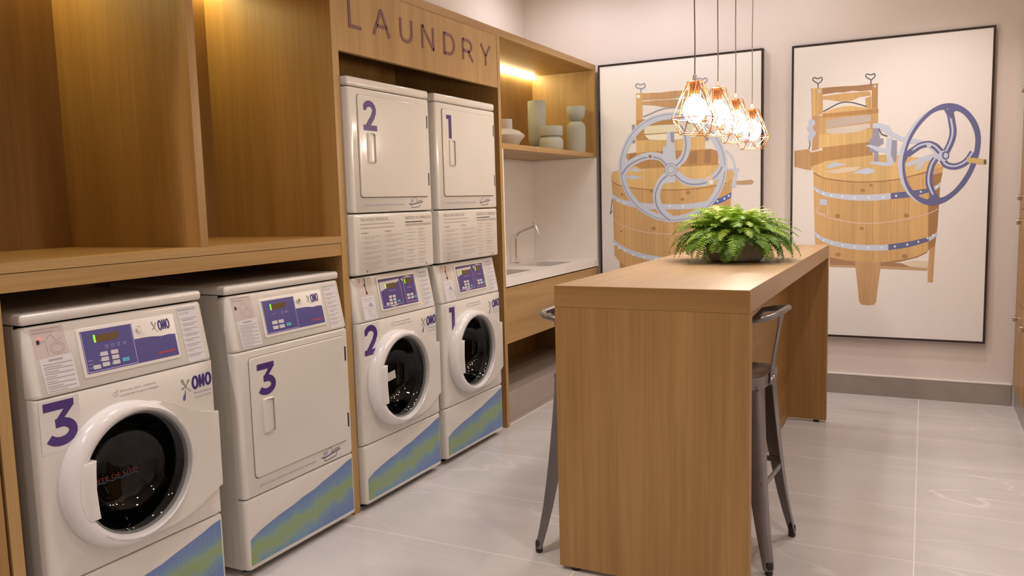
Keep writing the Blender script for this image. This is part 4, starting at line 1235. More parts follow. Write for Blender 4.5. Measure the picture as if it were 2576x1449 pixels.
# ================================================================== framed pictures
CANV = mat('white_print_ground', (0.82, 0.81, 0.80), 0.6)
FRAMEM = noisy('dark_bronze_frame', (0.030, 0.022, 0.024), (0.05, 0.036, 0.034), 30, 0.35, 0.3)
REF_R, REF_L = (222, 200, 190), (226, 208, 200)
ARTC = {'wood': (200, 150, 98), 'wood_mid': (180, 128, 80), 'wood_dark': (160, 108, 70), 'lid': (212, 165, 108), 'tan': (190, 140, 98), 'tan2': (185, 142, 105),
        'brown': (160, 112, 78), 'pale': (215, 182, 155), 'knot': (165, 115, 70), 'metal': (190, 182, 192), 'metal2': (145, 135, 148), 'metal_blue': (98, 92, 128),
        'blue': (85, 95, 150), 'rivet': (222, 214, 218), 'pink': (212, 172, 155), 'steel': (92, 82, 82), 'roller': (188, 160, 146), 'roller2': (205, 180, 164),
        'gold': (205, 165, 105), 'gold2': (215, 180, 150), 'cream': (218, 195, 165), 'cream2': (226, 205, 178)}
def art_mat(c):
    px = ARTC[c]
    base = rel(px, REF_R, 0.80)
    if c in ('wood', 'lid', 'tan', 'wood_mid'):
        a = tuple(v * 0.90 for v in base[:3]); b = tuple(min(0.9, v * 1.08) for v in base[:3])
        return wood('print_' + c, 2, tuple(v * 0.82 for v in base[:3]), base[:3], tuple(min(0.9, v * 1.12) for v in base[:3]), 0.6, 0.8)
    return mat('print_' + c, base, 0.6)
ART = [
('R','stand','p','tan',0,[(2.385,1.054),(2.421,1.088),(2.413,0.83),(2.38,0.832),(2.38,0.956)]),
('R','stand','p','brown',0,[(1.745,1.002),(1.857,0.977),(2.381,0.956),(2.378,0.931),(2.084,0.94),(1.746,0.944)]),
('R','stand','p','pale',0,[(2.29,0.981),(2.381,0.977),(2.38,0.931),(2.271,0.937),(2.217,0.961)]),
('R','stand','p','tan2',0,[(1.746,0.945),(2.084,0.941),(2.378,0.931),(2.377,0.911),(2.084,0.921),(1.746,0.93)]),
('R','tub','p','wood',0,[(1.627,1.63),(1.63,1.518),(1.642,1.174),(1.649,1.084),(1.748,1.001),(1.858,0.974),(1.939,0.966),(2.02,0.964),(2.099,0.967),(2.216,0.984),(2.312,1.011),(2.381,1.05),(2.399,1.071),(2.415,1.096),(2.426,1.169),(2.432,1.225),(2.44,1.503),(2.456,1.619)]),
('R','tub','p','wood_dark',0,[(2.379,1.054),(2.42,1.085),(2.432,1.225),(2.44,1.503),(2.452,1.58),(2.388,1.566),(2.37,1.394)]),
('R','tub','p','brown',0,[(1.75,1.002),(1.857,0.977),(1.98,0.966),(2.099,0.968),(2.216,0.987),(2.312,1.011),(2.379,1.05),(2.368,1.033),(2.312,1.002),(2.216,0.974),(2.1,0.951),(1.98,0.956),(1.858,0.966)]),
('R','tub','s','wood_mid',0.0035,[(1.806,1.536),(1.814,1.002)]),
('R','tub','s','wood_mid',0.0035,[(1.893,1.522),(1.902,0.99)]),
('R','tub','s','wood_mid',0.0035,[(2.021,1.517),(2.031,0.98)]),
('R','tub','s','wood_mid',0.0035,[(2.136,1.519),(2.147,0.987)]),
('R','tub','s','wood_mid',0.0035,[(2.248,1.527),(2.26,1.005)]),
('R','tub','s','wood_mid',0.0035,[(2.334,1.546),(2.346,1.028)]),
('R','tub','s','wood_mid',0.0035,[(1.712,1.557),(1.719,1.066)]),
('R','tub','p','knot',0,[(1.974,1.473),(1.972,1.466),(1.966,1.461),(1.958,1.46),(1.95,1.462),(1.944,1.467),(1.941,1.474),(1.943,1.481),(1.949,1.486),(1.958,1.487),(1.966,1.485),(1.972,1.48)]),
('R','tub','p','knot',0,[(2.023,1.509),(2.021,1.504),(2.017,1.5),(2.01,1.499),(2.004,1.5),(2,1.504),(1.998,1.509),(1.999,1.515),(2.004,1.518),(2.01,1.519),(2.016,1.518),(2.021,1.514)]),
('R','tub','p','knot',0,[(1.814,1.296),(1.812,1.289),(1.805,1.283),(1.796,1.281),(1.787,1.284),(1.78,1.289),(1.777,1.297),(1.78,1.305),(1.786,1.31),(1.796,1.312),(1.805,1.31),(1.812,1.304)]),
('R','tub','p','knot',0,[(2.256,1.292),(2.254,1.285),(2.247,1.28),(2.239,1.278),(2.23,1.28),(2.224,1.286),(2.221,1.293),(2.223,1.3),(2.229,1.306),(2.238,1.307),(2.247,1.305),(2.253,1.3)]),
('R','tub','p','knot',0,[(1.969,1.207),(1.967,1.201),(1.962,1.197),(1.955,1.195),(1.948,1.197),(1.943,1.201),(1.941,1.207),(1.942,1.213),(1.948,1.217),(1.954,1.219),(1.961,1.217),(1.967,1.213)]),
('R','tub','p','knot',0,[(1.821,1.019),(1.819,1.012),(1.812,1.006),(1.803,1.004),(1.794,1.006),(1.787,1.011),(1.784,1.019),(1.787,1.027),(1.793,1.033),(1.803,1.035),(1.812,1.033),(1.819,1.027)]),
('R','tub','p','knot',0,[(2.255,1.011),(2.252,1.002),(2.245,0.996),(2.235,0.993),(2.225,0.996),(2.217,1.002),(2.215,1.01),(2.217,1.019),(2.224,1.025),(2.234,1.028),(2.244,1.025),(2.252,1.019)]),
('R','stand','p','tan',0,[(1.915,0.969),(2.084,0.971),(2.082,0.918),(2.072,0.821),(2.059,0.685),(2.046,0.665),(2.005,0.658),(1.961,0.664),(1.947,0.687),(1.929,0.854),(1.92,0.924)]),
('R','tub','p','metal',0,[(1.628,1.515),(1.642,1.506),(1.663,1.493),(1.685,1.481),(1.708,1.473),(1.732,1.466),(1.763,1.46),(1.803,1.455),(1.848,1.45),(1.894,1.446),(1.939,1.444),(1.985,1.444),(2.027,1.444),(2.07,1.446),(2.11,1.448),(2.137,1.45),(2.138,1.408),(2.11,1.406),(2.071,1.403),(2.028,1.401),(1.985,1.401),(1.94,1.403),(1.895,1.406),(1.849,1.411),(1.803,1.419),(1.764,1.426),(1.733,1.433),(1.708,1.44),(1.686,1.449),(1.664,1.462),(1.645,1.478),(1.632,1.489)]),
('R','tub','p','metal_blue',0,[(2.137,1.45),(2.17,1.453),(2.216,1.457),(2.26,1.462),(2.3,1.467),(2.339,1.472),(2.365,1.475),(2.369,1.447),(2.341,1.44),(2.302,1.429),(2.261,1.419),(2.217,1.414),(2.171,1.411),(2.138,1.408)]),
('R','tub','p','metal',0,[(2.365,1.475),(2.377,1.479),(2.394,1.484),(2.41,1.491),(2.423,1.5),(2.434,1.51),(2.442,1.517),(2.439,1.487),(2.432,1.479),(2.422,1.469),(2.411,1.46),(2.396,1.454),(2.38,1.45),(2.369,1.447)]),
('R','tub','p','metal',0,[(1.636,1.204),(1.645,1.191),(1.659,1.173),(1.679,1.156),(1.703,1.143),(1.733,1.131),(1.768,1.12),(1.809,1.111),(1.854,1.102),(1.9,1.096),(1.946,1.092),(1.992,1.09),(2.034,1.089),(2.072,1.09),(2.106,1.092),(2.129,1.093),(2.13,1.053),(2.107,1.051),(2.073,1.049),(2.035,1.049),(1.993,1.05),(1.947,1.053),(1.901,1.058),(1.855,1.065),(1.81,1.074),(1.769,1.084),(1.734,1.097),(1.703,1.112),(1.679,1.126),(1.661,1.142),(1.65,1.157),(1.642,1.168)]),
('R','tub','p','metal_blue',0,[(2.129,1.093),(2.163,1.098),(2.211,1.105),(2.258,1.113),(2.303,1.124),(2.348,1.136),(2.379,1.144),(2.38,1.114),(2.349,1.104),(2.304,1.088),(2.259,1.075),(2.212,1.065),(2.164,1.058),(2.13,1.053)]),
('R','tub','p','metal',0,[(2.379,1.144),(2.388,1.149),(2.402,1.156),(2.413,1.164),(2.422,1.172),(2.429,1.18),(2.434,1.186),(2.432,1.158),(2.427,1.152),(2.42,1.144),(2.412,1.136),(2.401,1.128),(2.388,1.12),(2.38,1.114)]),
('R','tub','p','rivet',0,[(1.662,1.478),(1.66,1.473),(1.655,1.47),(1.65,1.473),(1.648,1.478),(1.65,1.484),(1.655,1.486),(1.66,1.483)]),
('R','tub','p','rivet',0,[(1.704,1.46),(1.702,1.455),(1.697,1.453),(1.692,1.455),(1.69,1.461),(1.692,1.466),(1.697,1.468),(1.702,1.466)]),
('R','tub','p','rivet',0,[(1.76,1.444),(1.758,1.439),(1.752,1.437),(1.747,1.439),(1.745,1.444),(1.747,1.45),(1.752,1.452),(1.757,1.449)]),
('R','tub','p','rivet',0,[(1.831,1.433),(1.829,1.428),(1.824,1.426),(1.819,1.428),(1.817,1.434),(1.819,1.439),(1.824,1.441),(1.829,1.439)]),
('R','tub','p','rivet',0,[(1.912,1.424),(1.91,1.419),(1.905,1.417),(1.9,1.419),(1.898,1.425),(1.9,1.43),(1.905,1.432),(1.91,1.43)]),
('R','tub','p','rivet',0,[(2.003,1.423),(2.001,1.418),(1.996,1.416),(1.991,1.418),(1.989,1.424),(1.991,1.429),(1.996,1.431),(2.001,1.429)]),
('R','tub','p','rivet',0,[(2.095,1.424),(2.093,1.418),(2.088,1.416),(2.083,1.419),(2.081,1.424),(2.083,1.429),(2.088,1.431),(2.093,1.429)]),
('R','tub','p','rivet',0,[(2.178,1.43),(2.176,1.425),(2.171,1.423),(2.166,1.425),(2.164,1.43),(2.166,1.436),(2.171,1.438),(2.176,1.435)]),
('R','tub','p','rivet',0,[(2.33,1.454),(2.328,1.449),(2.324,1.447),(2.319,1.449),(2.317,1.454),(2.319,1.459),(2.323,1.461),(2.328,1.459)]),
('R','tub','p','rivet',0,[(2.425,1.486),(2.424,1.481),(2.419,1.479),(2.414,1.481),(2.412,1.487),(2.414,1.492),(2.419,1.494),(2.423,1.491)]),
('R','tub','p','rivet',0,[(1.669,1.15),(1.667,1.144),(1.662,1.142),(1.657,1.144),(1.655,1.15),(1.657,1.155),(1.662,1.158),(1.667,1.155)]),
('R','tub','p','rivet',0,[(1.711,1.123),(1.709,1.118),(1.704,1.115),(1.699,1.118),(1.697,1.123),(1.699,1.128),(1.704,1.131),(1.709,1.128)]),
('R','tub','p','rivet',0,[(1.767,1.102),(1.765,1.097),(1.76,1.094),(1.755,1.097),(1.753,1.102),(1.755,1.108),(1.76,1.11),(1.765,1.108)]),
('R','tub','p','rivet',0,[(1.836,1.087),(1.834,1.082),(1.829,1.08),(1.824,1.082),(1.822,1.087),(1.824,1.093),(1.829,1.095),(1.834,1.093)]),
('R','tub','p','rivet',0,[(1.918,1.076),(1.916,1.07),(1.911,1.068),(1.906,1.07),(1.904,1.076),(1.906,1.081),(1.911,1.083),(1.916,1.081)]),
('R','tub','p','rivet',0,[(2.007,1.07),(2.005,1.065),(2,1.062),(1.995,1.065),(1.993,1.07),(1.995,1.075),(2,1.078),(2.005,1.075)]),
('R','tub','p','rivet',0,[(2.094,1.072),(2.092,1.067),(2.088,1.064),(2.083,1.067),(2.081,1.072),(2.083,1.077),(2.087,1.08),(2.092,1.077)]),
('R','tub','p','rivet',0,[(2.178,1.079),(2.176,1.074),(2.171,1.072),(2.166,1.074),(2.164,1.079),(2.166,1.084),(2.171,1.087),(2.176,1.084)]),
('R','tub','p','rivet',0,[(2.255,1.092),(2.253,1.087),(2.248,1.085),(2.244,1.087),(2.242,1.092),(2.243,1.098),(2.248,1.1),(2.253,1.098)]),
('R','tub','p','rivet',0,[(2.323,1.112),(2.321,1.106),(2.317,1.104),(2.312,1.107),(2.31,1.112),(2.312,1.117),(2.316,1.119),(2.321,1.117)]),
('R','tub','p','rivet',0,[(2.378,1.136),(2.376,1.131),(2.372,1.129),(2.367,1.131),(2.365,1.136),(2.367,1.141),(2.371,1.143),(2.376,1.141)]),
('R','tub','p','rivet',0,[(2.413,1.157),(2.411,1.152),(2.406,1.15),(2.402,1.152),(2.4,1.157),(2.401,1.162),(2.406,1.165),(2.41,1.162)]),
('R','tub','s','pink',0.006,[(1.643,1.329),(1.721,1.292),(1.843,1.258),(1.978,1.242),(2.11,1.248),(2.264,1.275),(2.375,1.305),(2.429,1.334)]),
('R','tub','p','metal',0,[(1.675,1.423),(1.725,1.413),(1.723,1.374),(1.673,1.381)]),
('R','tub','s','pink',0.007,[(1.673,1.375),(1.66,1.328),(1.727,1.307),(1.723,1.371)]),
('R','tub','p','lid',0,[(1.612,1.652),(1.629,1.616),(1.701,1.572),(1.838,1.547),(1.946,1.536),(2.078,1.537),(2.192,1.548),(2.258,1.566),(2.357,1.592),(2.431,1.611),(2.456,1.624),(2.355,1.678),(2.126,1.717),(2.012,1.717),(1.836,1.709),(1.694,1.701)]),
('R','tub','s','wood_dark',0.006,[(1.629,1.611),(1.701,1.569),(1.838,1.543),(1.946,1.532),(2.078,1.534),(2.192,1.546),(2.258,1.562),(2.368,1.589)]),
('R','tub','p','pale',0,[(1.7,1.616),(1.837,1.639),(1.944,1.64),(1.902,1.613),(1.783,1.598)]),
('R','wringer','p','wood_mid',0,[(1.687,1.787),(1.999,1.822),(2.019,1.718),(1.688,1.688)]),
('R','wringer','p','tan',0,[(1.496,1.773),(1.587,1.781),(1.612,1.756),(1.693,1.769),(1.694,1.682),(1.613,1.656),(1.611,1.627),(1.497,1.658)]),
('R','wringer','p','wood_mid',0,[(1.612,1.753),(1.693,1.766),(1.694,1.682),(1.612,1.656)]),
('R','wringer','p','lid',0,[(1.601,2.207),(1.637,2.208),(1.656,2.009),(1.612,2.001),(1.605,2.192)]),
('R','wringer','p','tan',0,[(1.612,2.012),(1.659,2.018),(1.662,1.777),(1.615,1.767),(1.619,1.861)]),
('R','wringer','p','wood_mid',0,[(2.002,2.204),(2.041,2.207),(2.042,2.027),(2.006,2.019)]),
('R','wringer','p','wood',0,[(1.962,2.112),(2.001,2.123),(2.003,2.03),(1.969,2.033)]),
('R','wringer','p','wood',0,[(1.659,2.012),(2.047,2.035),(2.046,1.937),(2.015,1.928),(2.015,1.809),(1.662,1.784)]),
('R','wringer','p','wood',0,[(1.634,2.208),(1.684,2.205),(1.686,2.03),(1.659,2.018),(1.639,2.022)]),
('R','wringer','p','brown',0,[(1.681,2.205),(1.752,2.206),(1.828,2.205),(1.897,2.202),(2.002,2.205),(2.002,2.164),(1.935,2.162),(1.876,2.17),(1.823,2.163),(1.774,2.167),(1.682,2.16)]),
('R','wringer','p','wood',0,[(1.685,2.147),(1.802,2.156),(1.987,2.157),(2.001,2.128),(1.925,2.123),(1.877,2.104),(1.802,2.101),(1.743,2.115),(1.685,2.127)]),
('R','wringer','p','lid',0,[(1.684,2.028),(1.754,2.054),(1.819,2.066),(1.873,2.067),(1.937,2.052),(2.005,2.038),(2.042,2.036),(2.042,2.027),(1.684,2.014)]),
('R','wringer','p','wood_mid',0,[(1.684,2.024),(2.047,2.035),(2.047,2.004),(1.711,1.997),(1.684,1.996)]),
('R','wringer','s','steel',0.008,[(1.688,2.039),(1.732,2.061),(1.776,2.084),(1.819,2.095),(1.867,2.091),(1.915,2.076),(1.974,2.052)]),
('R','wringer','p','roller',0,[(1.709,1.977),(1.831,1.991),(2.001,1.996),(2.002,1.949),(1.832,1.931),(1.71,1.922)]),
('R','wringer','p','roller2',0,[(1.71,1.916),(1.832,1.926),(1.992,1.938),(2,1.909),(1.929,1.885),(1.833,1.878),(1.751,1.877),(1.712,1.89)]),
('R','wringer','p','lid',0,[(1.661,1.881),(1.751,1.877),(1.844,1.876),(1.929,1.885),(2.008,1.9),(2.012,1.815),(1.662,1.785)]),
('R','wringer','s','steel',0.007,[(1.651,2.206),(1.65,2.237),(1.628,2.254),(1.615,2.269),(1.625,2.283),(1.642,2.275),(1.655,2.274),(1.672,2.28),(1.679,2.266),(1.67,2.25),(1.65,2.237)]),
('R','wringer','s','steel',0.007,[(1.996,2.201),(1.995,2.232),(1.974,2.248),(1.962,2.263),(1.971,2.276),(1.987,2.269),(2,2.268),(2.015,2.274),(2.022,2.26),(2.013,2.245),(1.995,2.232)]),
('R','wringer','p','metal',0,[(1.673,2.184),(1.671,2.177),(1.666,2.173),(1.659,2.174),(1.653,2.179),(1.651,2.185),(1.653,2.192),(1.659,2.196),(1.665,2.195),(1.671,2.191)]),
('R','wringer','p','metal',0,[(2.031,2.187),(2.029,2.182),(2.025,2.179),(2.02,2.18),(2.016,2.183),(2.014,2.189),(2.015,2.194),(2.02,2.197),(2.025,2.196),(2.029,2.193)]),
('R','wringer','p','metal',0,[(1.637,1.964),(1.632,1.948),(1.617,1.94),(1.6,1.944),(1.589,1.958),(1.589,1.976),(1.599,1.989),(1.616,1.991),(1.631,1.981)]),
('R','wringer','p','metal',0,[(1.624,1.924),(1.619,1.91),(1.606,1.903),(1.591,1.906),(1.581,1.919),(1.58,1.935),(1.59,1.947),(1.605,1.949),(1.619,1.94)]),
('R','wringer','p','metal',0,[(1.642,1.888),(1.637,1.873),(1.623,1.865),(1.607,1.869),(1.597,1.883),(1.597,1.9),(1.607,1.912),(1.623,1.914),(1.637,1.904)]),
('R','wringer','p','metal',0,[(1.626,1.86),(1.622,1.846),(1.609,1.839),(1.595,1.843),(1.585,1.855),(1.585,1.87),(1.594,1.881),(1.609,1.883),(1.621,1.875)]),
('R','wringer','s','steel',0.006,[(1.597,1.839),(1.603,1.815),(1.595,1.777)]),
('R','wringer','p','metal',0,[(2.013,1.934),(2.06,1.936),(2.122,1.91),(2.138,1.87),(2.201,1.832),(2.272,1.806),(2.273,1.778),(2.191,1.805),(2.118,1.848),(2.055,1.897),(2.013,1.905)]),
('R','wringer','s','steel',0.009,[(2.05,1.898),(2.072,1.857),(2.108,1.841)]),
('R','wringer','p','metal2',0,[(2.016,1.902),(2.05,1.9),(2.062,1.829),(2.082,1.831),(2.086,1.794),(2.052,1.773),(2.055,1.657),(2.028,1.658),(2.027,1.732),(1.995,1.739),(1.994,1.833),(2.015,1.835)]),
('R','wringer','p','metal',0,[(1.968,1.783),(1.994,1.791),(2.177,1.733),(2.178,1.719),(2.048,1.74),(1.995,1.774)]),
('R','wringer','p','metal',0,[(2.106,1.832),(2.144,1.83),(2.133,1.769),(2.134,1.724),(2.153,1.661),(2.117,1.652),(2.098,1.726),(2.099,1.788)]),
('R','wringer','p','metal2',0,[(2.137,1.814),(2.168,1.812),(2.169,1.739),(2.166,1.666),(2.153,1.661),(2.132,1.718)]),
('R','wringer','p','metal',0,[(1.986,1.663),(2.028,1.672),(2.127,1.662),(2.159,1.641),(2.092,1.638)]),
('R','tub','p','metal',0,[(1.711,1.649),(1.749,1.676),(1.771,1.684),(1.804,1.668),(1.855,1.66),(1.804,1.651),(1.739,1.636)]),
('R','tub','p','metal',0,[(1.883,1.598),(1.939,1.619),(1.982,1.632),(2.029,1.616),(2.03,1.598),(1.977,1.583),(1.94,1.593)]),
('R','wringer','p','metal',0,[(2.226,1.649),(2.296,1.679),(2.414,1.718),(2.44,1.678),(2.346,1.66),(2.318,1.606),(2.288,1.604),(2.297,1.646),(2.236,1.626)]),
('R','wringer','p','metal',0,[(2.191,1.835),(2.262,1.82),(2.348,1.793),(2.439,1.722),(2.415,1.701),(2.344,1.771),(2.253,1.792),(2.191,1.81)]),
('R','wheel','p','metal',0,[(2.377,2.01),(2.324,1.976),(2.275,1.929),(2.231,1.855),(2.193,1.757),(2.177,1.668),(2.184,1.577),(2.203,1.509),(2.241,1.44),(2.293,1.388),(2.344,1.368),(2.292,1.405),(2.25,1.457),(2.221,1.525),(2.206,1.61),(2.207,1.689),(2.223,1.766),(2.244,1.832),(2.28,1.901),(2.324,1.959)]),
('R','wheel','r','metal_blue',0,[(2.489,2.037),(2.547,2.016),(2.601,1.969),(2.645,1.899),(2.667,1.823),(2.669,1.742),(2.653,1.646),(2.622,1.561),(2.581,1.486),(2.525,1.422),(2.468,1.379),(2.404,1.359),(2.344,1.37),(2.292,1.405),(2.25,1.457),(2.221,1.525),(2.206,1.61),(2.207,1.689),(2.223,1.766),(2.244,1.832),(2.28,1.901),(2.324,1.959),(2.377,2.007),(2.43,2.033),(2.5,1.99),(2.548,1.973),(2.588,1.93),(2.618,1.874),(2.636,1.809),(2.636,1.733),(2.62,1.648),(2.598,1.583),(2.561,1.514),(2.515,1.455),(2.462,1.415),(2.408,1.4),(2.358,1.403),(2.312,1.427),(2.27,1.473),(2.239,1.53),(2.223,1.61),(2.222,1.682),(2.234,1.749),(2.257,1.814),(2.291,1.879),(2.334,1.936),(2.383,1.98),(2.436,1.997)]),
('R','wheel','s','metal_blue',0.042,[(2.47,1.998),(2.486,1.97),(2.497,1.915),(2.506,1.86),(2.504,1.816),(2.491,1.768),(2.468,1.715)]),
('R','wheel','s','metal',0.012,[(2.467,2),(2.483,1.972),(2.494,1.917),(2.503,1.862),(2.501,1.819),(2.488,1.771),(2.465,1.717)]),
('R','wheel','s','metal_blue',0.042,[(2.234,1.71),(2.274,1.741),(2.314,1.767),(2.363,1.775),(2.403,1.757),(2.429,1.728),(2.444,1.711)]),
('R','wheel','s','metal',0.012,[(2.231,1.712),(2.271,1.744),(2.311,1.769),(2.36,1.778),(2.4,1.759),(2.426,1.73),(2.441,1.713)]),
('R','wheel','s','metal_blue',0.042,[(2.408,1.674),(2.387,1.636),(2.373,1.576),(2.372,1.515),(2.386,1.464),(2.413,1.408)]),
('R','wheel','s','metal',0.012,[(2.405,1.676),(2.384,1.638),(2.37,1.578),(2.369,1.517),(2.383,1.467),(2.409,1.41)]),
('R','wheel','s','metal_blue',0.042,[(2.45,1.666),(2.471,1.632),(2.515,1.617),(2.558,1.626),(2.596,1.654),(2.628,1.707)]),
('R','wheel','s','metal',0.012,[(2.447,1.669),(2.468,1.635),(2.512,1.619),(2.555,1.628),(2.593,1.656),(2.625,1.709)]),
('R','wheel','p','metal_blue',0,[(2.446,1.999),(2.471,1.976),(2.492,1.931),(2.51,1.979),(2.533,1.993)]),
('R','wheel','p','metal_blue',0,[(2.224,1.744),(2.239,1.732),(2.274,1.747),(2.24,1.698),(2.221,1.649)]),
('R','wheel','p','metal_blue',0,[(2.368,1.398),(2.387,1.425),(2.402,1.436),(2.427,1.413),(2.467,1.412)]),
('R','wheel','p','metal',0,[(2.486,1.689),(2.485,1.678),(2.481,1.669),(2.474,1.661),(2.465,1.656),(2.455,1.655),(2.445,1.657),(2.436,1.663),(2.429,1.671),(2.424,1.681),(2.422,1.692),(2.424,1.703),(2.428,1.713),(2.435,1.721),(2.444,1.725),(2.453,1.727),(2.463,1.724),(2.472,1.719),(2.479,1.711),(2.484,1.7)]),
('R','wheel','p','metal_blue',0,[(2.488,1.692),(2.488,1.683),(2.485,1.675),(2.48,1.669),(2.474,1.666),(2.467,1.664),(2.46,1.666),(2.454,1.671),(2.449,1.677),(2.446,1.685),(2.444,1.694),(2.445,1.703),(2.448,1.711),(2.453,1.717),(2.459,1.72),(2.466,1.722),(2.473,1.72),(2.479,1.715),(2.484,1.709),(2.487,1.701)]),
('R','wheel','p','metal',0,[(2.482,1.692),(2.48,1.684),(2.477,1.678),(2.471,1.675),(2.465,1.675),(2.46,1.679),(2.456,1.686),(2.454,1.694),(2.455,1.701),(2.459,1.707),(2.464,1.711),(2.47,1.71),(2.476,1.707),(2.48,1.7)]),
('R','wheel','p','metal',0,[(2.38,1.766),(2.379,1.758),(2.375,1.753),(2.369,1.749),(2.362,1.75),(2.356,1.754),(2.352,1.76),(2.35,1.768),(2.351,1.775),(2.355,1.781),(2.361,1.784),(2.368,1.784),(2.374,1.78),(2.378,1.774)]),
('R','wheel','p','gold',0,[(2.59,1.673),(2.633,1.669),(2.7,1.657),(2.705,1.641),(2.696,1.622),(2.635,1.633),(2.596,1.642)]),
('R','wheel','p','steel',0,[(2.707,1.639),(2.706,1.631),(2.703,1.625),(2.699,1.623),(2.694,1.625),(2.691,1.631),(2.69,1.64),(2.691,1.649),(2.694,1.655),(2.698,1.657),(2.702,1.655),(2.705,1.648)]),
('L','tub','p','wood',0,[(0.093,1.623),(0.1,1.451),(0.103,1.278),(0.107,1.118),(0.108,1.004),(0.153,0.951),(0.159,0.837),(1.006,0.852),(1.018,1.004),(1.033,1.117),(1.042,1.416),(1.054,1.601)]),
('L','tub','p','wood_mid',0,[(0.153,0.951),(0.243,0.898),(0.502,0.863),(0.502,0.843),(0.159,0.837)]),
('L','tub','s','wood_mid',0.004,[(0.202,1.56),(0.195,0.918)]),
('L','tub','s','wood_mid',0.004,[(0.346,1.555),(0.34,0.92)]),
('L','tub','s','wood_mid',0.004,[(0.487,1.551),(0.482,0.921)]),
('L','tub','s','wood_mid',0.004,[(0.644,1.546),(0.641,0.923)]),
('L','tub','s','wood_mid',0.004,[(0.786,1.541),(0.784,0.925)]),
('L','tub','s','wood_mid',0.004,[(0.924,1.537),(0.924,0.927)]),
('L','tub','s','wood_mid',0.004,[(0.999,1.535),(1,0.928)]),
('L','tub','p','knot',0,[(0.457,1.219),(0.454,1.211),(0.447,1.205),(0.437,1.203),(0.428,1.205),(0.421,1.211),(0.418,1.219),(0.421,1.227),(0.428,1.232),(0.438,1.234),(0.447,1.232),(0.454,1.226)]),
('L','tub','p','knot',0,[(0.734,1.492),(0.731,1.485),(0.724,1.48),(0.715,1.478),(0.706,1.48),(0.699,1.486),(0.697,1.493),(0.699,1.501),(0.706,1.506),(0.715,1.508),(0.725,1.506),(0.731,1.5)]),
('L','tub','p','knot',0,[(0.685,1.443),(0.683,1.437),(0.678,1.432),(0.67,1.431),(0.662,1.433),(0.656,1.437),(0.654,1.444),(0.656,1.45),(0.662,1.455),(0.67,1.456),(0.678,1.454),(0.683,1.449)]),
('L','tub','p','knot',0,[(0.439,1.514),(0.437,1.507),(0.431,1.503),(0.423,1.501),(0.415,1.503),(0.409,1.508),(0.407,1.515),(0.409,1.521),(0.415,1.526),(0.423,1.527),(0.431,1.525),(0.437,1.52)]),
('L','tub','p','knot',0,[(0.191,1.495),(0.189,1.489),(0.184,1.486),(0.177,1.484),(0.171,1.486),(0.166,1.49),(0.164,1.495),(0.166,1.501),(0.171,1.504),(0.178,1.505),(0.184,1.504),(0.189,1.5)]),
('L','tub','p','knot',0,[(0.18,1.198),(0.179,1.194),(0.175,1.191),(0.17,1.19),(0.165,1.191),(0.161,1.194),(0.16,1.198),(0.161,1.202),(0.165,1.205),(0.17,1.206),(0.175,1.205),(0.179,1.202)]),
('L','tub','p','knot',0,[(0.745,1.656),(0.743,1.649),(0.737,1.644),(0.729,1.643),(0.72,1.645),(0.714,1.65),(0.712,1.657),(0.714,1.664),(0.72,1.669),(0.729,1.67),(0.737,1.668),(0.743,1.663)]),
('L','tub','p','metal',0,[(0.094,1.504),(0.108,1.494),(0.129,1.479),(0.153,1.466),(0.177,1.456),(0.204,1.448),(0.236,1.441),(0.274,1.434),(0.317,1.427),(0.358,1.422),(0.395,1.418),(0.431,1.415),(0.472,1.413),(0.525,1.41),(0.583,1.408),(0.637,1.407),(0.683,1.408),(0.725,1.409),(0.766,1.413),(0.813,1.419),(0.86,1.426),(0.893,1.432),(0.893,1.394),(0.86,1.388),(0.813,1.379),(0.766,1.372),(0.725,1.368),(0.683,1.367),(0.637,1.366),(0.583,1.367),(0.525,1.368),(0.472,1.37),(0.431,1.371),(0.395,1.373),(0.358,1.376),(0.316,1.382),(0.273,1.39),(0.235,1.398),(0.203,1.408),(0.176,1.418),(0.152,1.43),(0.129,1.444),(0.109,1.46),(0.095,1.471)]),
('L','tub','p','blue',0,[(0.893,1.432),(0.912,1.435),(0.94,1.441),(0.968,1.449),(0.996,1.462),(1.025,1.477),(1.045,1.489),(1.042,1.447),(1.023,1.436),(0.995,1.421),(0.968,1.408),(0.94,1.401),(0.912,1.397),(0.893,1.394)]),
('L','tub','p','metal',0,[(0.096,1.145),(0.108,1.133),(0.126,1.115),(0.148,1.098),(0.173,1.083),(0.201,1.068),(0.231,1.055),(0.263,1.043),(0.298,1.032),(0.334,1.022),(0.372,1.013),(0.411,1.006),(0.449,1),(0.484,0.995),(0.518,0.992),(0.556,0.991),(0.6,0.99),(0.647,0.991),(0.701,0.995),(0.763,1.004),(0.831,1.018),(0.893,1.035),(0.95,1.06),(1.001,1.09),(1.036,1.111),(1.035,1.076),(1,1.055),(0.949,1.025),(0.893,1),(0.831,0.982),(0.763,0.969),(0.7,0.96),(0.647,0.955),(0.599,0.954),(0.556,0.955),(0.518,0.955),(0.484,0.957),(0.449,0.96),(0.411,0.966),(0.371,0.974),(0.334,0.982),(0.298,0.993),(0.263,1.005),(0.231,1.018),(0.2,1.033),(0.172,1.049),(0.147,1.065),(0.127,1.08),(0.11,1.094),(0.099,1.105)]),
('L','tub','p','rivet',0,[(0.151,1.446),(0.148,1.44),(0.142,1.438),(0.135,1.441),(0.133,1.447),(0.136,1.453),(0.142,1.455),(0.148,1.452)]),
('L','tub','p','rivet',0,[(0.203,1.425),(0.2,1.419),(0.194,1.417),(0.187,1.42),(0.185,1.426),(0.188,1.432),(0.194,1.434),(0.2,1.431)]),
('L','tub','p','rivet',0,[(0.367,1.396),(0.364,1.39),(0.358,1.387),(0.352,1.39),(0.349,1.396),(0.352,1.402),(0.358,1.404),(0.364,1.402)]),
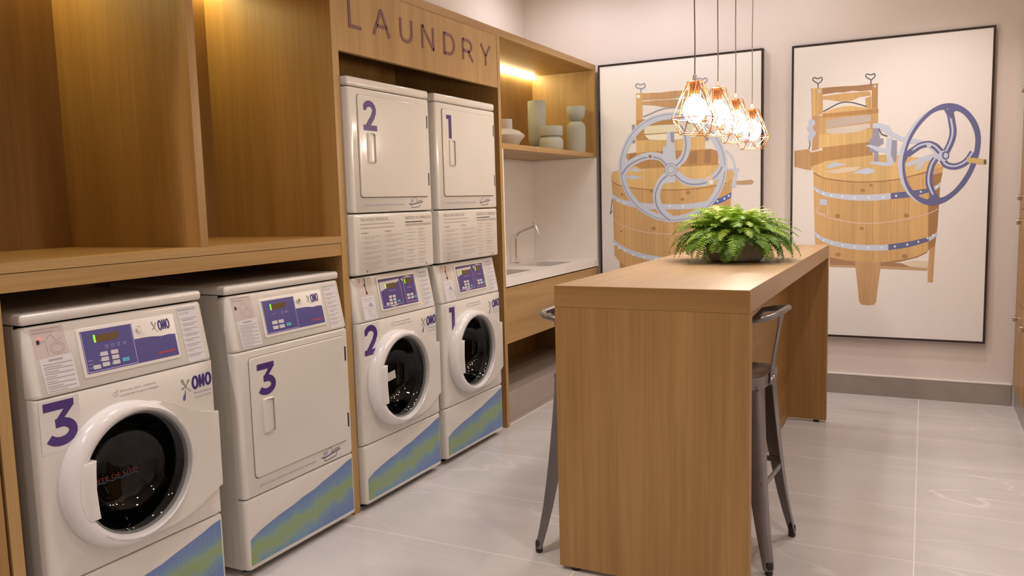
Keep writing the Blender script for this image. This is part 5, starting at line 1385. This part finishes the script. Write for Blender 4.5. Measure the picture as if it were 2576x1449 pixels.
('L','tub','p','rivet',0,[(0.464,1.39),(0.462,1.384),(0.456,1.382),(0.449,1.385),(0.447,1.391),(0.45,1.397),(0.456,1.399),(0.462,1.396)]),
('L','tub','p','rivet',0,[(0.577,1.393),(0.574,1.387),(0.568,1.385),(0.562,1.388),(0.56,1.394),(0.562,1.399),(0.568,1.402),(0.574,1.399)]),
('L','tub','p','rivet',0,[(0.681,1.389),(0.679,1.383),(0.673,1.381),(0.667,1.384),(0.664,1.389),(0.667,1.395),(0.673,1.398),(0.679,1.395)]),
('L','tub','p','rivet',0,[(0.948,1.423),(0.946,1.417),(0.94,1.415),(0.934,1.417),(0.932,1.423),(0.934,1.429),(0.94,1.431),(0.946,1.429)]),
('L','tub','p','rivet',0,[(1.001,1.44),(0.998,1.435),(0.993,1.432),(0.987,1.435),(0.985,1.441),(0.987,1.446),(0.993,1.449),(0.998,1.446)]),
('L','tub','p','rivet',0,[(1.034,1.46),(1.032,1.455),(1.026,1.453),(1.021,1.455),(1.018,1.461),(1.021,1.467),(1.026,1.469),(1.032,1.466)]),
('L','tub','p','rivet',0,[(0.118,1.091),(0.116,1.085),(0.109,1.083),(0.103,1.085),(0.1,1.091),(0.103,1.097),(0.109,1.1),(0.116,1.097)]),
('L','tub','p','rivet',0,[(0.157,1.065),(0.154,1.058),(0.147,1.056),(0.141,1.058),(0.138,1.065),(0.141,1.071),(0.148,1.073),(0.154,1.071)]),
('L','tub','p','rivet',0,[(0.205,1.041),(0.202,1.035),(0.196,1.033),(0.19,1.035),(0.187,1.041),(0.19,1.047),(0.196,1.05),(0.203,1.048)]),
('L','tub','p','rivet',0,[(0.278,1.009),(0.275,1.002),(0.268,1),(0.262,1.002),(0.26,1.008),(0.262,1.015),(0.269,1.017),(0.275,1.015)]),
('L','tub','p','rivet',0,[(0.363,0.989),(0.36,0.983),(0.354,0.981),(0.348,0.983),(0.345,0.989),(0.348,0.995),(0.354,0.998),(0.361,0.995)]),
('L','tub','p','rivet',0,[(0.465,0.98),(0.462,0.974),(0.456,0.972),(0.45,0.974),(0.447,0.98),(0.45,0.986),(0.456,0.989),(0.462,0.986)]),
('L','tub','s','pink',0.006,[(0.1,1.292),(0.198,1.237),(0.336,1.197),(0.471,1.179),(0.649,1.174),(0.83,1.187),(1.036,1.242)]),
('L','tub','s','steel',0.006,[(0.095,1.458),(0.085,1.385),(0.077,1.342),(0.095,1.368)]),
('L','tub','p','lid',0,[(0.089,1.649),(0.092,1.606),(0.168,1.567),(0.373,1.532),(0.638,1.521),(0.83,1.531),(1.005,1.559),(1.054,1.588),(1.067,1.625),(1.054,1.644),(1.011,1.664),(0.943,1.71),(0.341,1.736),(0.204,1.703),(0.107,1.678)]),
('L','tub','s','wood_dark',0.006,[(0.092,1.604),(0.168,1.564),(0.373,1.529),(0.638,1.517),(0.83,1.527),(1.005,1.556)]),
('L','wringer','p','wood_mid',0,[(0.219,1.815),(0.3,1.821),(0.509,1.826),(0.893,1.819),(0.946,1.798),(0.946,1.696),(0.341,1.693),(0.239,1.736),(0.219,1.783)]),
('L','wringer','p','brown',0,[(0.723,1.796),(0.786,1.812),(0.783,1.715),(0.722,1.715)]),
('L','wringer','p','brown',0,[(0.846,1.809),(0.893,1.813),(0.89,1.714),(0.84,1.713)]),
('L','wringer','p','brown',0,[(0.24,1.814),(0.3,1.821),(0.299,1.727),(0.26,1.735)]),
('L','wringer','p','wood',0,[(0.305,2.281),(0.356,2.279),(0.352,1.808),(0.3,1.811)]),
('L','wringer','p','wood_mid',0,[(0.809,2.274),(0.859,2.276),(0.853,2.055),(0.843,1.815),(0.805,1.817)]),
('L','wringer','p','wood_mid',0,[(0.303,2.074),(0.51,2.076),(0.679,2.067),(0.846,2.065),(0.844,1.92),(0.301,1.914)]),
('L','wringer','p','tan',0,[(0.356,2.277),(0.499,2.271),(0.609,2.274),(0.705,2.27),(0.859,2.275),(0.856,2.237),(0.705,2.226),(0.576,2.219),(0.419,2.223),(0.356,2.226)]),
('L','wringer','p','tan',0,[(0.356,2.213),(0.511,2.214),(0.679,2.207),(0.806,2.203),(0.806,2.174),(0.705,2.158),(0.608,2.15),(0.524,2.16),(0.445,2.178),(0.358,2.19)]),
('L','wringer','s','metal2',0.008,[(0.361,2.096),(0.418,2.114),(0.478,2.135),(0.55,2.148),(0.628,2.146),(0.705,2.127),(0.799,2.084)]),
('L','wringer','p','cream',0,[(0.369,2.022),(0.51,2.023),(0.806,2.015),(0.809,1.956),(0.51,1.962),(0.369,1.961)]),
('L','wringer','p','cream2',0,[(0.371,1.953),(0.51,1.954),(0.799,1.949),(0.774,1.918),(0.64,1.904),(0.509,1.905),(0.403,1.918)]),
('L','wringer','p','lid',0,[(0.301,1.915),(0.416,1.909),(0.64,1.902),(0.844,1.92),(0.843,1.818),(0.3,1.821)]),
('L','wringer','s','metal2',0.008,[(0.342,2.281),(0.342,2.313),(0.313,2.323),(0.301,2.34),(0.314,2.354),(0.334,2.346),(0.35,2.345),(0.371,2.351),(0.38,2.335),(0.367,2.318),(0.342,2.313)]),
('L','wringer','s','metal2',0.008,[(0.827,2.283),(0.827,2.313),(0.8,2.323),(0.789,2.34),(0.8,2.353),(0.819,2.345),(0.834,2.344),(0.853,2.35),(0.862,2.334),(0.85,2.318),(0.827,2.313)]),
('L','wringer','p','rivet',0,[(0.337,2.254),(0.335,2.247),(0.33,2.243),(0.323,2.241),(0.315,2.244),(0.31,2.249),(0.308,2.256),(0.31,2.263),(0.315,2.268),(0.323,2.269),(0.33,2.267),(0.336,2.261)]),
('L','wringer','p','metal2',0,[(0.295,2.027),(0.29,2.017),(0.28,2.013),(0.269,2.018),(0.265,2.029),(0.269,2.038),(0.28,2.042),(0.29,2.037)]),
('L','wringer','p','metal2',0,[(0.294,2.001),(0.29,1.991),(0.279,1.988),(0.269,1.993),(0.265,2.003),(0.269,2.013),(0.28,2.016),(0.29,2.011)]),
('L','wringer','p','metal2',0,[(0.295,1.908),(0.291,1.898),(0.28,1.895),(0.27,1.899),(0.266,1.91),(0.27,1.919),(0.281,1.923),(0.291,1.918)]),
('L','wringer','p','metal2',0,[(0.873,1.912),(0.868,1.903),(0.859,1.9),(0.849,1.904),(0.845,1.914),(0.849,1.923),(0.859,1.927),(0.869,1.922)]),
('L','wringer','p','metal2',0,[(0.876,1.894),(0.872,1.884),(0.862,1.881),(0.852,1.885),(0.848,1.895),(0.852,1.905),(0.862,1.908),(0.872,1.904)]),
('L','wringer','p','metal',0,[(0.552,1.969),(0.608,1.967),(0.61,1.859),(0.626,1.725),(0.531,1.717),(0.518,1.8),(0.519,1.857),(0.545,1.859)]),
('L','wringer','p','metal2',0,[(0.575,1.961),(0.606,1.963),(0.607,1.878),(0.584,1.885)]),
('L','wringer','p','metal',0,[(0.553,1.622),(0.606,1.62),(0.618,1.578),(0.52,1.569)]),
('L','tub','p','metal',0,[(0.238,1.676),(0.286,1.707),(0.32,1.686),(0.381,1.677),(0.307,1.672)]),
('L','tub','p','metal',0,[(0.2,1.629),(0.258,1.646),(0.306,1.634),(0.364,1.626),(0.272,1.611)]),
('L','wringer','s','metal',0.014,[(1.004,1.801),(1.041,1.762),(1.063,1.718),(1.072,1.663)]),
('L','wringer','s','metal',0.016,[(1.017,1.659),(1.102,1.655)]),
('L','wringer','s','metal',0.02,[(1.081,1.656),(1.072,1.551)]),
('L','wringer','p','metal',0,[(1.045,1.558),(1.081,1.56),(1.078,1.526),(1.047,1.524)]),
('L','wringer','p','tan2',0,[(1.081,1.57),(1.127,1.572),(1.193,1.577),(1.21,1.563),(1.199,1.545),(1.139,1.544),(1.081,1.547)]),
('L','wheel','r','metal',0,[(1.012,1.677),(1.01,1.637),(1.004,1.597),(0.994,1.558),(0.981,1.52),(0.964,1.484),(0.944,1.449),(0.92,1.417),(0.892,1.387),(0.862,1.36),(0.83,1.336),(0.794,1.315),(0.757,1.298),(0.718,1.285),(0.677,1.275),(0.636,1.269),(0.594,1.268),(0.551,1.27),(0.509,1.277),(0.467,1.288),(0.427,1.303),(0.388,1.322),(0.351,1.344),(0.316,1.37),(0.283,1.4),(0.254,1.432),(0.228,1.468),(0.205,1.505),(0.187,1.545),(0.172,1.586),(0.162,1.628),(0.156,1.67),(0.154,1.713),(0.157,1.756),(0.164,1.798),(0.176,1.839),(0.191,1.878),(0.21,1.916),(0.234,1.951),(0.26,1.983),(0.29,2.012),(0.322,2.038),(0.357,2.061),(0.395,2.08),(0.434,2.095),(0.474,2.106),(0.515,2.113),(0.557,2.116),(0.598,2.115),(0.64,2.11),(0.681,2.101),(0.721,2.089),(0.759,2.072),(0.796,2.052),(0.831,2.029),(0.863,2.003),(0.893,1.974),(0.919,1.943),(0.943,1.909),(0.964,1.873),(0.981,1.836),(0.994,1.797),(1.004,1.758),(1.01,1.718),(0.958,1.676),(0.957,1.64),(0.952,1.605),(0.943,1.571),(0.931,1.538),(0.916,1.506),(0.898,1.476),(0.877,1.447),(0.853,1.421),(0.826,1.397),(0.797,1.376),(0.766,1.358),(0.734,1.343),(0.699,1.332),(0.664,1.323),(0.627,1.318),(0.59,1.317),(0.553,1.32),(0.516,1.326),(0.48,1.335),(0.444,1.348),(0.41,1.365),(0.377,1.385),(0.347,1.408),(0.318,1.433),(0.293,1.462),(0.27,1.493),(0.251,1.525),(0.234,1.56),(0.222,1.596),(0.213,1.632),(0.207,1.67),(0.206,1.707),(0.208,1.745),(0.214,1.781),(0.224,1.817),(0.238,1.851),(0.255,1.884),(0.275,1.915),(0.298,1.943),(0.324,1.969),(0.352,1.992),(0.383,2.012),(0.416,2.029),(0.45,2.042),(0.485,2.052),(0.521,2.058),(0.558,2.061),(0.594,2.06),(0.631,2.056),(0.667,2.048),(0.702,2.037),(0.736,2.023),(0.768,2.006),(0.799,1.985),(0.827,1.962),(0.853,1.937),(0.877,1.909),(0.898,1.88),(0.916,1.848),(0.931,1.815),(0.943,1.781),(0.951,1.747),(0.957,1.711)]),
('L','wheel','c','metal2',0.006,[(0.996,1.677),(0.994,1.638),(0.989,1.599),(0.979,1.562),(0.966,1.525),(0.95,1.49),(0.93,1.457),(0.907,1.426),(0.881,1.397),(0.852,1.371),(0.82,1.347),(0.786,1.327),(0.75,1.311),(0.712,1.298),(0.673,1.289),(0.633,1.283),(0.593,1.282),(0.552,1.284),(0.511,1.291),(0.471,1.301),(0.432,1.316),(0.394,1.334),(0.358,1.356),(0.325,1.381),(0.293,1.409),(0.265,1.441),(0.24,1.475),(0.218,1.511),(0.201,1.549),(0.187,1.588),(0.177,1.629),(0.171,1.67),(0.169,1.711),(0.172,1.753),(0.179,1.793),(0.19,1.832),(0.205,1.87),(0.223,1.906),(0.245,1.94),(0.271,1.971),(0.3,2),(0.331,2.025),(0.365,2.047),(0.401,2.065),(0.438,2.08),(0.477,2.09),(0.516,2.097),(0.557,2.1),(0.597,2.099),(0.637,2.095),(0.676,2.086),(0.715,2.074),(0.752,2.058),(0.788,2.039),(0.821,2.017),(0.852,1.991),(0.881,1.963),(0.907,1.933),(0.93,1.9),(0.95,1.866),(0.966,1.83),(0.979,1.793),(0.988,1.754),(0.994,1.716)]),
('L','wheel','s','metal',0.058,[(0.56,1.711),(0.509,1.77),(0.418,1.79),(0.325,1.772),(0.237,1.725),(0.189,1.663)]),
('L','wheel','s','metal2',0.012,[(0.551,1.7),(0.5,1.759),(0.408,1.78),(0.315,1.761),(0.228,1.714),(0.179,1.652)]),
('L','wheel','s','metal',0.058,[(0.611,1.703),(0.675,1.756),(0.707,1.84),(0.701,1.939),(0.67,2.027),(0.651,2.077)]),
('L','wheel','s','metal2',0.012,[(0.602,1.692),(0.666,1.745),(0.698,1.83),(0.692,1.929),(0.661,2.016),(0.643,2.067)]),
('L','wheel','s','metal',0.058,[(0.618,1.646),(0.687,1.588),(0.776,1.566),(0.875,1.581),(0.949,1.634),(0.985,1.693)]),
('L','wheel','s','metal2',0.012,[(0.609,1.636),(0.678,1.577),(0.767,1.555),(0.866,1.571),(0.94,1.623),(0.977,1.682)]),
('L','wheel','s','metal',0.058,[(0.56,1.642),(0.501,1.588),(0.465,1.501),(0.474,1.412),(0.519,1.341),(0.584,1.289)]),
('L','wheel','s','metal2',0.012,[(0.551,1.631),(0.492,1.577),(0.456,1.49),(0.464,1.401),(0.51,1.33),(0.574,1.278)]),
('L','wheel','p','metal',0,[(0.632,1.673),(0.63,1.66),(0.625,1.649),(0.617,1.639),(0.606,1.631),(0.594,1.627),(0.58,1.625),(0.567,1.628),(0.555,1.633),(0.544,1.641),(0.536,1.652),(0.531,1.664),(0.529,1.677),(0.531,1.69),(0.536,1.702),(0.544,1.712),(0.555,1.72),(0.568,1.724),(0.581,1.725),(0.594,1.723),(0.606,1.717),(0.617,1.709),(0.625,1.698),(0.63,1.686)]),
('L','wheel','c','metal2',0.006,[(0.629,1.673),(0.628,1.661),(0.623,1.65),(0.615,1.64),(0.605,1.633),(0.593,1.629),(0.58,1.628),(0.568,1.63),(0.556,1.635),(0.546,1.643),(0.538,1.653),(0.533,1.665),(0.532,1.677),(0.533,1.69),(0.538,1.701),(0.546,1.71),(0.556,1.717),(0.568,1.722),(0.581,1.723),(0.593,1.721),(0.605,1.715),(0.615,1.707),(0.623,1.697),(0.628,1.686)]),
('L','wheel','c','metal2',0.006,[(0.61,1.674),(0.609,1.665),(0.604,1.658),(0.598,1.651),(0.59,1.648),(0.58,1.647),(0.571,1.648),(0.563,1.653),(0.556,1.659),(0.552,1.668),(0.551,1.677),(0.552,1.685),(0.557,1.693),(0.563,1.699),(0.572,1.703),(0.581,1.704),(0.59,1.702),(0.598,1.698),(0.605,1.691),(0.609,1.683)]),
('L','wheel','p','metal',0,[(0.441,1.786),(0.439,1.776),(0.433,1.768),(0.425,1.763),(0.415,1.762),(0.405,1.764),(0.396,1.77),(0.391,1.778),(0.389,1.788),(0.391,1.798),(0.397,1.806),(0.405,1.811),(0.415,1.812),(0.425,1.81),(0.434,1.804),(0.439,1.795)]),
('L','wheel','p','brown',0,[(0.429,1.784),(0.427,1.777),(0.422,1.772),(0.415,1.77),(0.408,1.773),(0.402,1.778),(0.4,1.785),(0.402,1.792),(0.408,1.797),(0.415,1.798),(0.422,1.796),(0.427,1.791)]),
('L','wheel','p','gold2',0,[(0.857,1.613),(0.9,1.617),(0.909,1.58),(0.893,1.556),(0.86,1.566)]),
('L','wheel','p','rivet',0,[(0.911,1.567),(0.908,1.559),(0.902,1.553),(0.893,1.551),(0.885,1.554),(0.879,1.56),(0.876,1.568),(0.879,1.576),(0.885,1.581),(0.893,1.583),(0.902,1.581),(0.908,1.575)]),
]
def smooth(pts, closed=False, k=4):
    n = len(pts)
    out = []
    for i in range(n if closed else n - 1):
        g = (lambda j: pts[j % n]) if closed else (lambda j: pts[max(0, min(n - 1, j))])
        a, b, c, d = g(i - 1), g(i), g(i + 1), g(i + 2)
        for q in range(k):
            u = q / k
            out.append(tuple(0.5 * (2 * b[m] + (c[m] - a[m]) * u + (2 * a[m] - 5 * b[m] + 4 * c[m] - d[m]) * u * u + (3 * b[m] - a[m] - 3 * c[m] + d[m]) * u ** 3) for m in (0, 1)))
    if not closed:
        out.append(tuple(pts[-1]))
    return out
def picture(name, label, x0, x1, z0, z1, key):
    yf = 4.787
    t = thing(name, label, 'picture', ((x0 + x1) / 2, YB - 0.001, z0), 'framed washing tub prints on the back wall')
    w = 0.014
    mb = MB().box(x0, x0 + w, yf, YB - 0.001, z0, z1).box(x1 - w, x1, yf, YB - 0.001, z0, z1).box(x0 + w, x1 - w, yf, YB - 0.001, z0, z0 + w).box(x0 + w, x1 - w, yf, YB - 0.001, z1 - w, z1)
    obj('frame', mb, FRAMEM, t)
    cv = obj('canvas', MB().box(x0 + w, x1 - w, yf + 0.003, YB - 0.004, z0 + w, z1 - w), CANV, t)
    small = {}
    fr = Frame((0, yf + 0.003, 0), (1, 0, 0), (0, 0, 1))
    for i, (pic, part, kind, col, wd, pts) in enumerate(ART):
        if pic != key:
            continue
        h = 0.0003 + i * 0.000012
        tiny = col in ('rivet', 'knot') or (kind == 's' and len(pts) == 2)
        mb = small.setdefault(col, MB()) if tiny else MB()
        if kind == 'p':
            mb.poly(fr, pts, h)
        elif kind == 's':
            mb.stroke(fr, smooth(pts) if len(pts) > 3 else pts, wd, h, step=4e-7)
        elif kind == 'c':
            mb.stroke(fr, pts, wd, h, True, step=1e-7)
        else:
            n = len(pts) // 2
            mb.ring([[fr.pt(u, v, h) for u, v in smooth(q, True)] for q in (pts[n:], pts[:n])], True, False, False, False)
        if not tiny:
            obj('printed_' + part, mb, art_mat(col), cv)
    for col, mb in small.items():
        o = obj('printed_marks', mb, art_mat(col), cv)
        o['kind'] = 'stuff'
    return t
picture('framed_picture', 'framed print of a wooden tub washer behind a pale spoked wheel', -0.011, 1.273, 0.422, 2.525, 'L')
picture('framed_picture', 'framed print of a wooden tub washer with a dark blue crank wheel', 1.472, 2.735, 0.422, 2.516, 'R')

# ================================================================== fern in a ribbed bowl
PX, PY = 1.512, 2.655
t = thing('potted_fern', 'bushy green fern in a ribbed grey-brown bowl on the bar table', 'plant', (PX, PY, TZ))
POTM = noisy('ribbed_stoneware', (0.24, 0.20, 0.165), (0.42, 0.37, 0.31), 22, 0.75, bump=0.3)
n = 96
loops = []
prof = ((0.0, 0.0006), (0.10, 0.0006), (0.118, 0.004), (0.131, 0.016), (0.138, 0.04), (0.141, 0.075), (0.142, 0.118), (0.139, 0.122), (0.132, 0.120), (0.128, 0.10))
rr_ = random.Random(9)
rib = [0.0035 * math.sin(2 * PI * i * 24 / n) + rr_.uniform(-0.0008, 0.0008) for i in range(n)]
for r, z in prof:
    k = 1.0 if 0.010 < z and r > 0.13 else 0.2
    loops.append([(PX + (r + rib[i] * k) * math.cos(2 * PI * i / n), PY + (r + rib[i] * k) * math.sin(2 * PI * i / n), TZ + z) for i in range(n)])
obj('bowl', MB().ring(loops, True), POTM, t)
obj('soil', MB().lathe(Frame((PX, PY, TZ), (1, 0, 0), (0, 1, 0)), 0, 0, ((0.129, 0.10), (0.06, 0.106), (0.0, 0.108)), 24), noisy('dark_soil', (0.03, 0.02, 0.014), (0.06, 0.04, 0.03), 60, 0.9, bump=0.8), t)
def leaf_mat(name, c1, c2):
    m = noisy(name, c1, c2, 14, 0.45)
    b = m.node_tree.nodes['Principled BSDF']
    b.inputs['Subsurface Weight'].default_value = 0.0
    tr = nd(m, 'ShaderNodeBsdfTranslucent')
    tr.inputs[0].default_value = tuple(c2) + (1,)
    mx = nd(m, 'ShaderNodeMixShader')
    mx.inputs[0].default_value = 0.28
    L = m.node_tree.links
    L.new(b.outputs[0], mx.inputs[1]); L.new(tr.outputs[0], mx.inputs[2])
    L.new(mx.outputs[0], m.node_tree.nodes['Material Output'].inputs[0])
    return m
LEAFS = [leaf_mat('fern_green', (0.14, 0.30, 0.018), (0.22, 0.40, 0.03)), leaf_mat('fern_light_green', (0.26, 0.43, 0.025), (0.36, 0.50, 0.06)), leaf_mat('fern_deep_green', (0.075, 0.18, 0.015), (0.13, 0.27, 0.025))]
def frond_mesh(seed, length, bend, mat_):
    """frond that starts along +x and arches down by the given angle, with paired toothed leaflets"""
    r = random.Random(seed)
    mb = MB()
    N = 22
    spine = [Vector((0, 0, 0))]
    for i in range(N):
        a = -math.radians(bend) * ((i + 0.5) / N) ** 1.15
        spine.append(spine[-1] + Vector((math.cos(a), 0.10 * math.sin(seed + i * 0.16) * 0.3, math.sin(a))) * (length / N))
    for i in range(N):
        a, b = spine[i], spine[i + 1]
        mb.add([a + Vector((0, 0.0010, 0)), a - Vector((0, 0.0010, 0)), b - Vector((0, 0.0008, 0)), b + Vector((0, 0.0008, 0))], [(0, 1, 2, 3)])
    for i in range(4, N + 1):
        s_ = i / N
        w = 0.040 * max(0.0, math.sin(PI * (0.14 + 0.83 * s_) ** 0.9)) ** 0.75 + 0.004
        d = (spine[i] - spine[i - 1]).normalized()
        up = d.cross(Vector((0, 1, 0))).normalized()
        if up.z < 0 and abs(d.z) < 0.9:
            up = -up
        st = length / N * 0.5
        for sd in (1, -1):
            c = spine[i]
            out = (Vector((0, sd, 0)) + d * 0.34 - up * r.uniform(-0.05, 0.40)).normalized()
            tip = c + out * w * r.uniform(0.86, 1.1)
            q = c + out * w * 0.5
            mb.add([c - d * st * 0.62, c + d * st * 0.66, q + d * st * 0.80, tip + d * st * 0.1, q - d * st * 0.66], [(0, 1, 2, 3, 4) if sd < 0 else (4, 3, 2, 1, 0)])
    me = bpy.data.meshes.new('frond')
    me.from_pydata(mb.v, [], mb.f)
    me.materials.append(mat_)
    me.update()
    return me
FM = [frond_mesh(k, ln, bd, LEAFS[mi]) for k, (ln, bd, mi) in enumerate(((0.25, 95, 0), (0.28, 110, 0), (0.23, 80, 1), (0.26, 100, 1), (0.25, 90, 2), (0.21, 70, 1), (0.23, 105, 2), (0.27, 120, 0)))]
rr_ = random.Random(21)
def frond(me, x, y, z, yaw, elev, roll, sc):
    """lifts the frond until its tips clear the table top"""
    for k in range(14):
        m = Matrix.Translation((x, y, z)) @ Euler((roll, -elev, yaw), 'XYZ').to_matrix().to_4x4() @ Matrix.Scale(sc, 4)
        if min((m @ v.co).z for v in me.vertices) > 0.008:
            break
        elev += 0.07
        sc *= 0.97
    o = bpy.data.objects.new('frond', me)
    COL.objects.link(o)
    o.parent = t
    o.location = (x, y, z)
    o.rotation_euler = Euler((roll, -elev, yaw), 'XYZ')
    o.scale = (sc, sc, sc)
    return o
NF = 230
for i in range(NF):
    lay = i / NF
    a = 2 * PI * (i * 0.381966) + rr_.uniform(-0.25, 0.25)
    r0 = 0.105 * math.sqrt(1 - lay) + rr_.uniform(-0.01, 0.01)
    z0 = 0.104 + 0.012 * lay
    elev = math.radians(22 + 62 * lay ** 0.8 + rr_.uniform(-10, 10))
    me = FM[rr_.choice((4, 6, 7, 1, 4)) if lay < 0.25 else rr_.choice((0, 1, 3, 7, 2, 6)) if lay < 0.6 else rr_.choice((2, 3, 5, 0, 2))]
    sc = rr_.uniform(0.80, 1.02) * (1.02 + 0.07 * math.cos(a - 2.9)) * (1.0 + 0.04 * lay)
    frond(me, r0 * math.cos(a), r0 * math.sin(a), z0, a, elev, rr_.uniform(-0.3, 0.3), sc)

SK = [frond_mesh(40 + k, ln, bd, LEAFS[mi]) for k, (ln, bd, mi) in enumerate(((0.165, 80, 0), (0.18, 95, 2), (0.15, 70, 2), (0.19, 88, 0)))]
for i in range(60):
    a = 2 * PI * i / 60 + rr_.uniform(-0.1, 0.1)
    if abs((a + 0.85 + PI) % (2 * PI) - PI) < 0.75 and i % 4:
        continue                              # the bowl shows through here
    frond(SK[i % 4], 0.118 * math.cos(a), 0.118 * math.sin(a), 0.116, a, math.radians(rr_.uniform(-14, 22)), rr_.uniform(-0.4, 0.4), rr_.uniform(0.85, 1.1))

# ------------------------------------------------------------------ tidy helper properties
for o in bpy.data.objects:
    if '_base' in o:
        del o['_base']
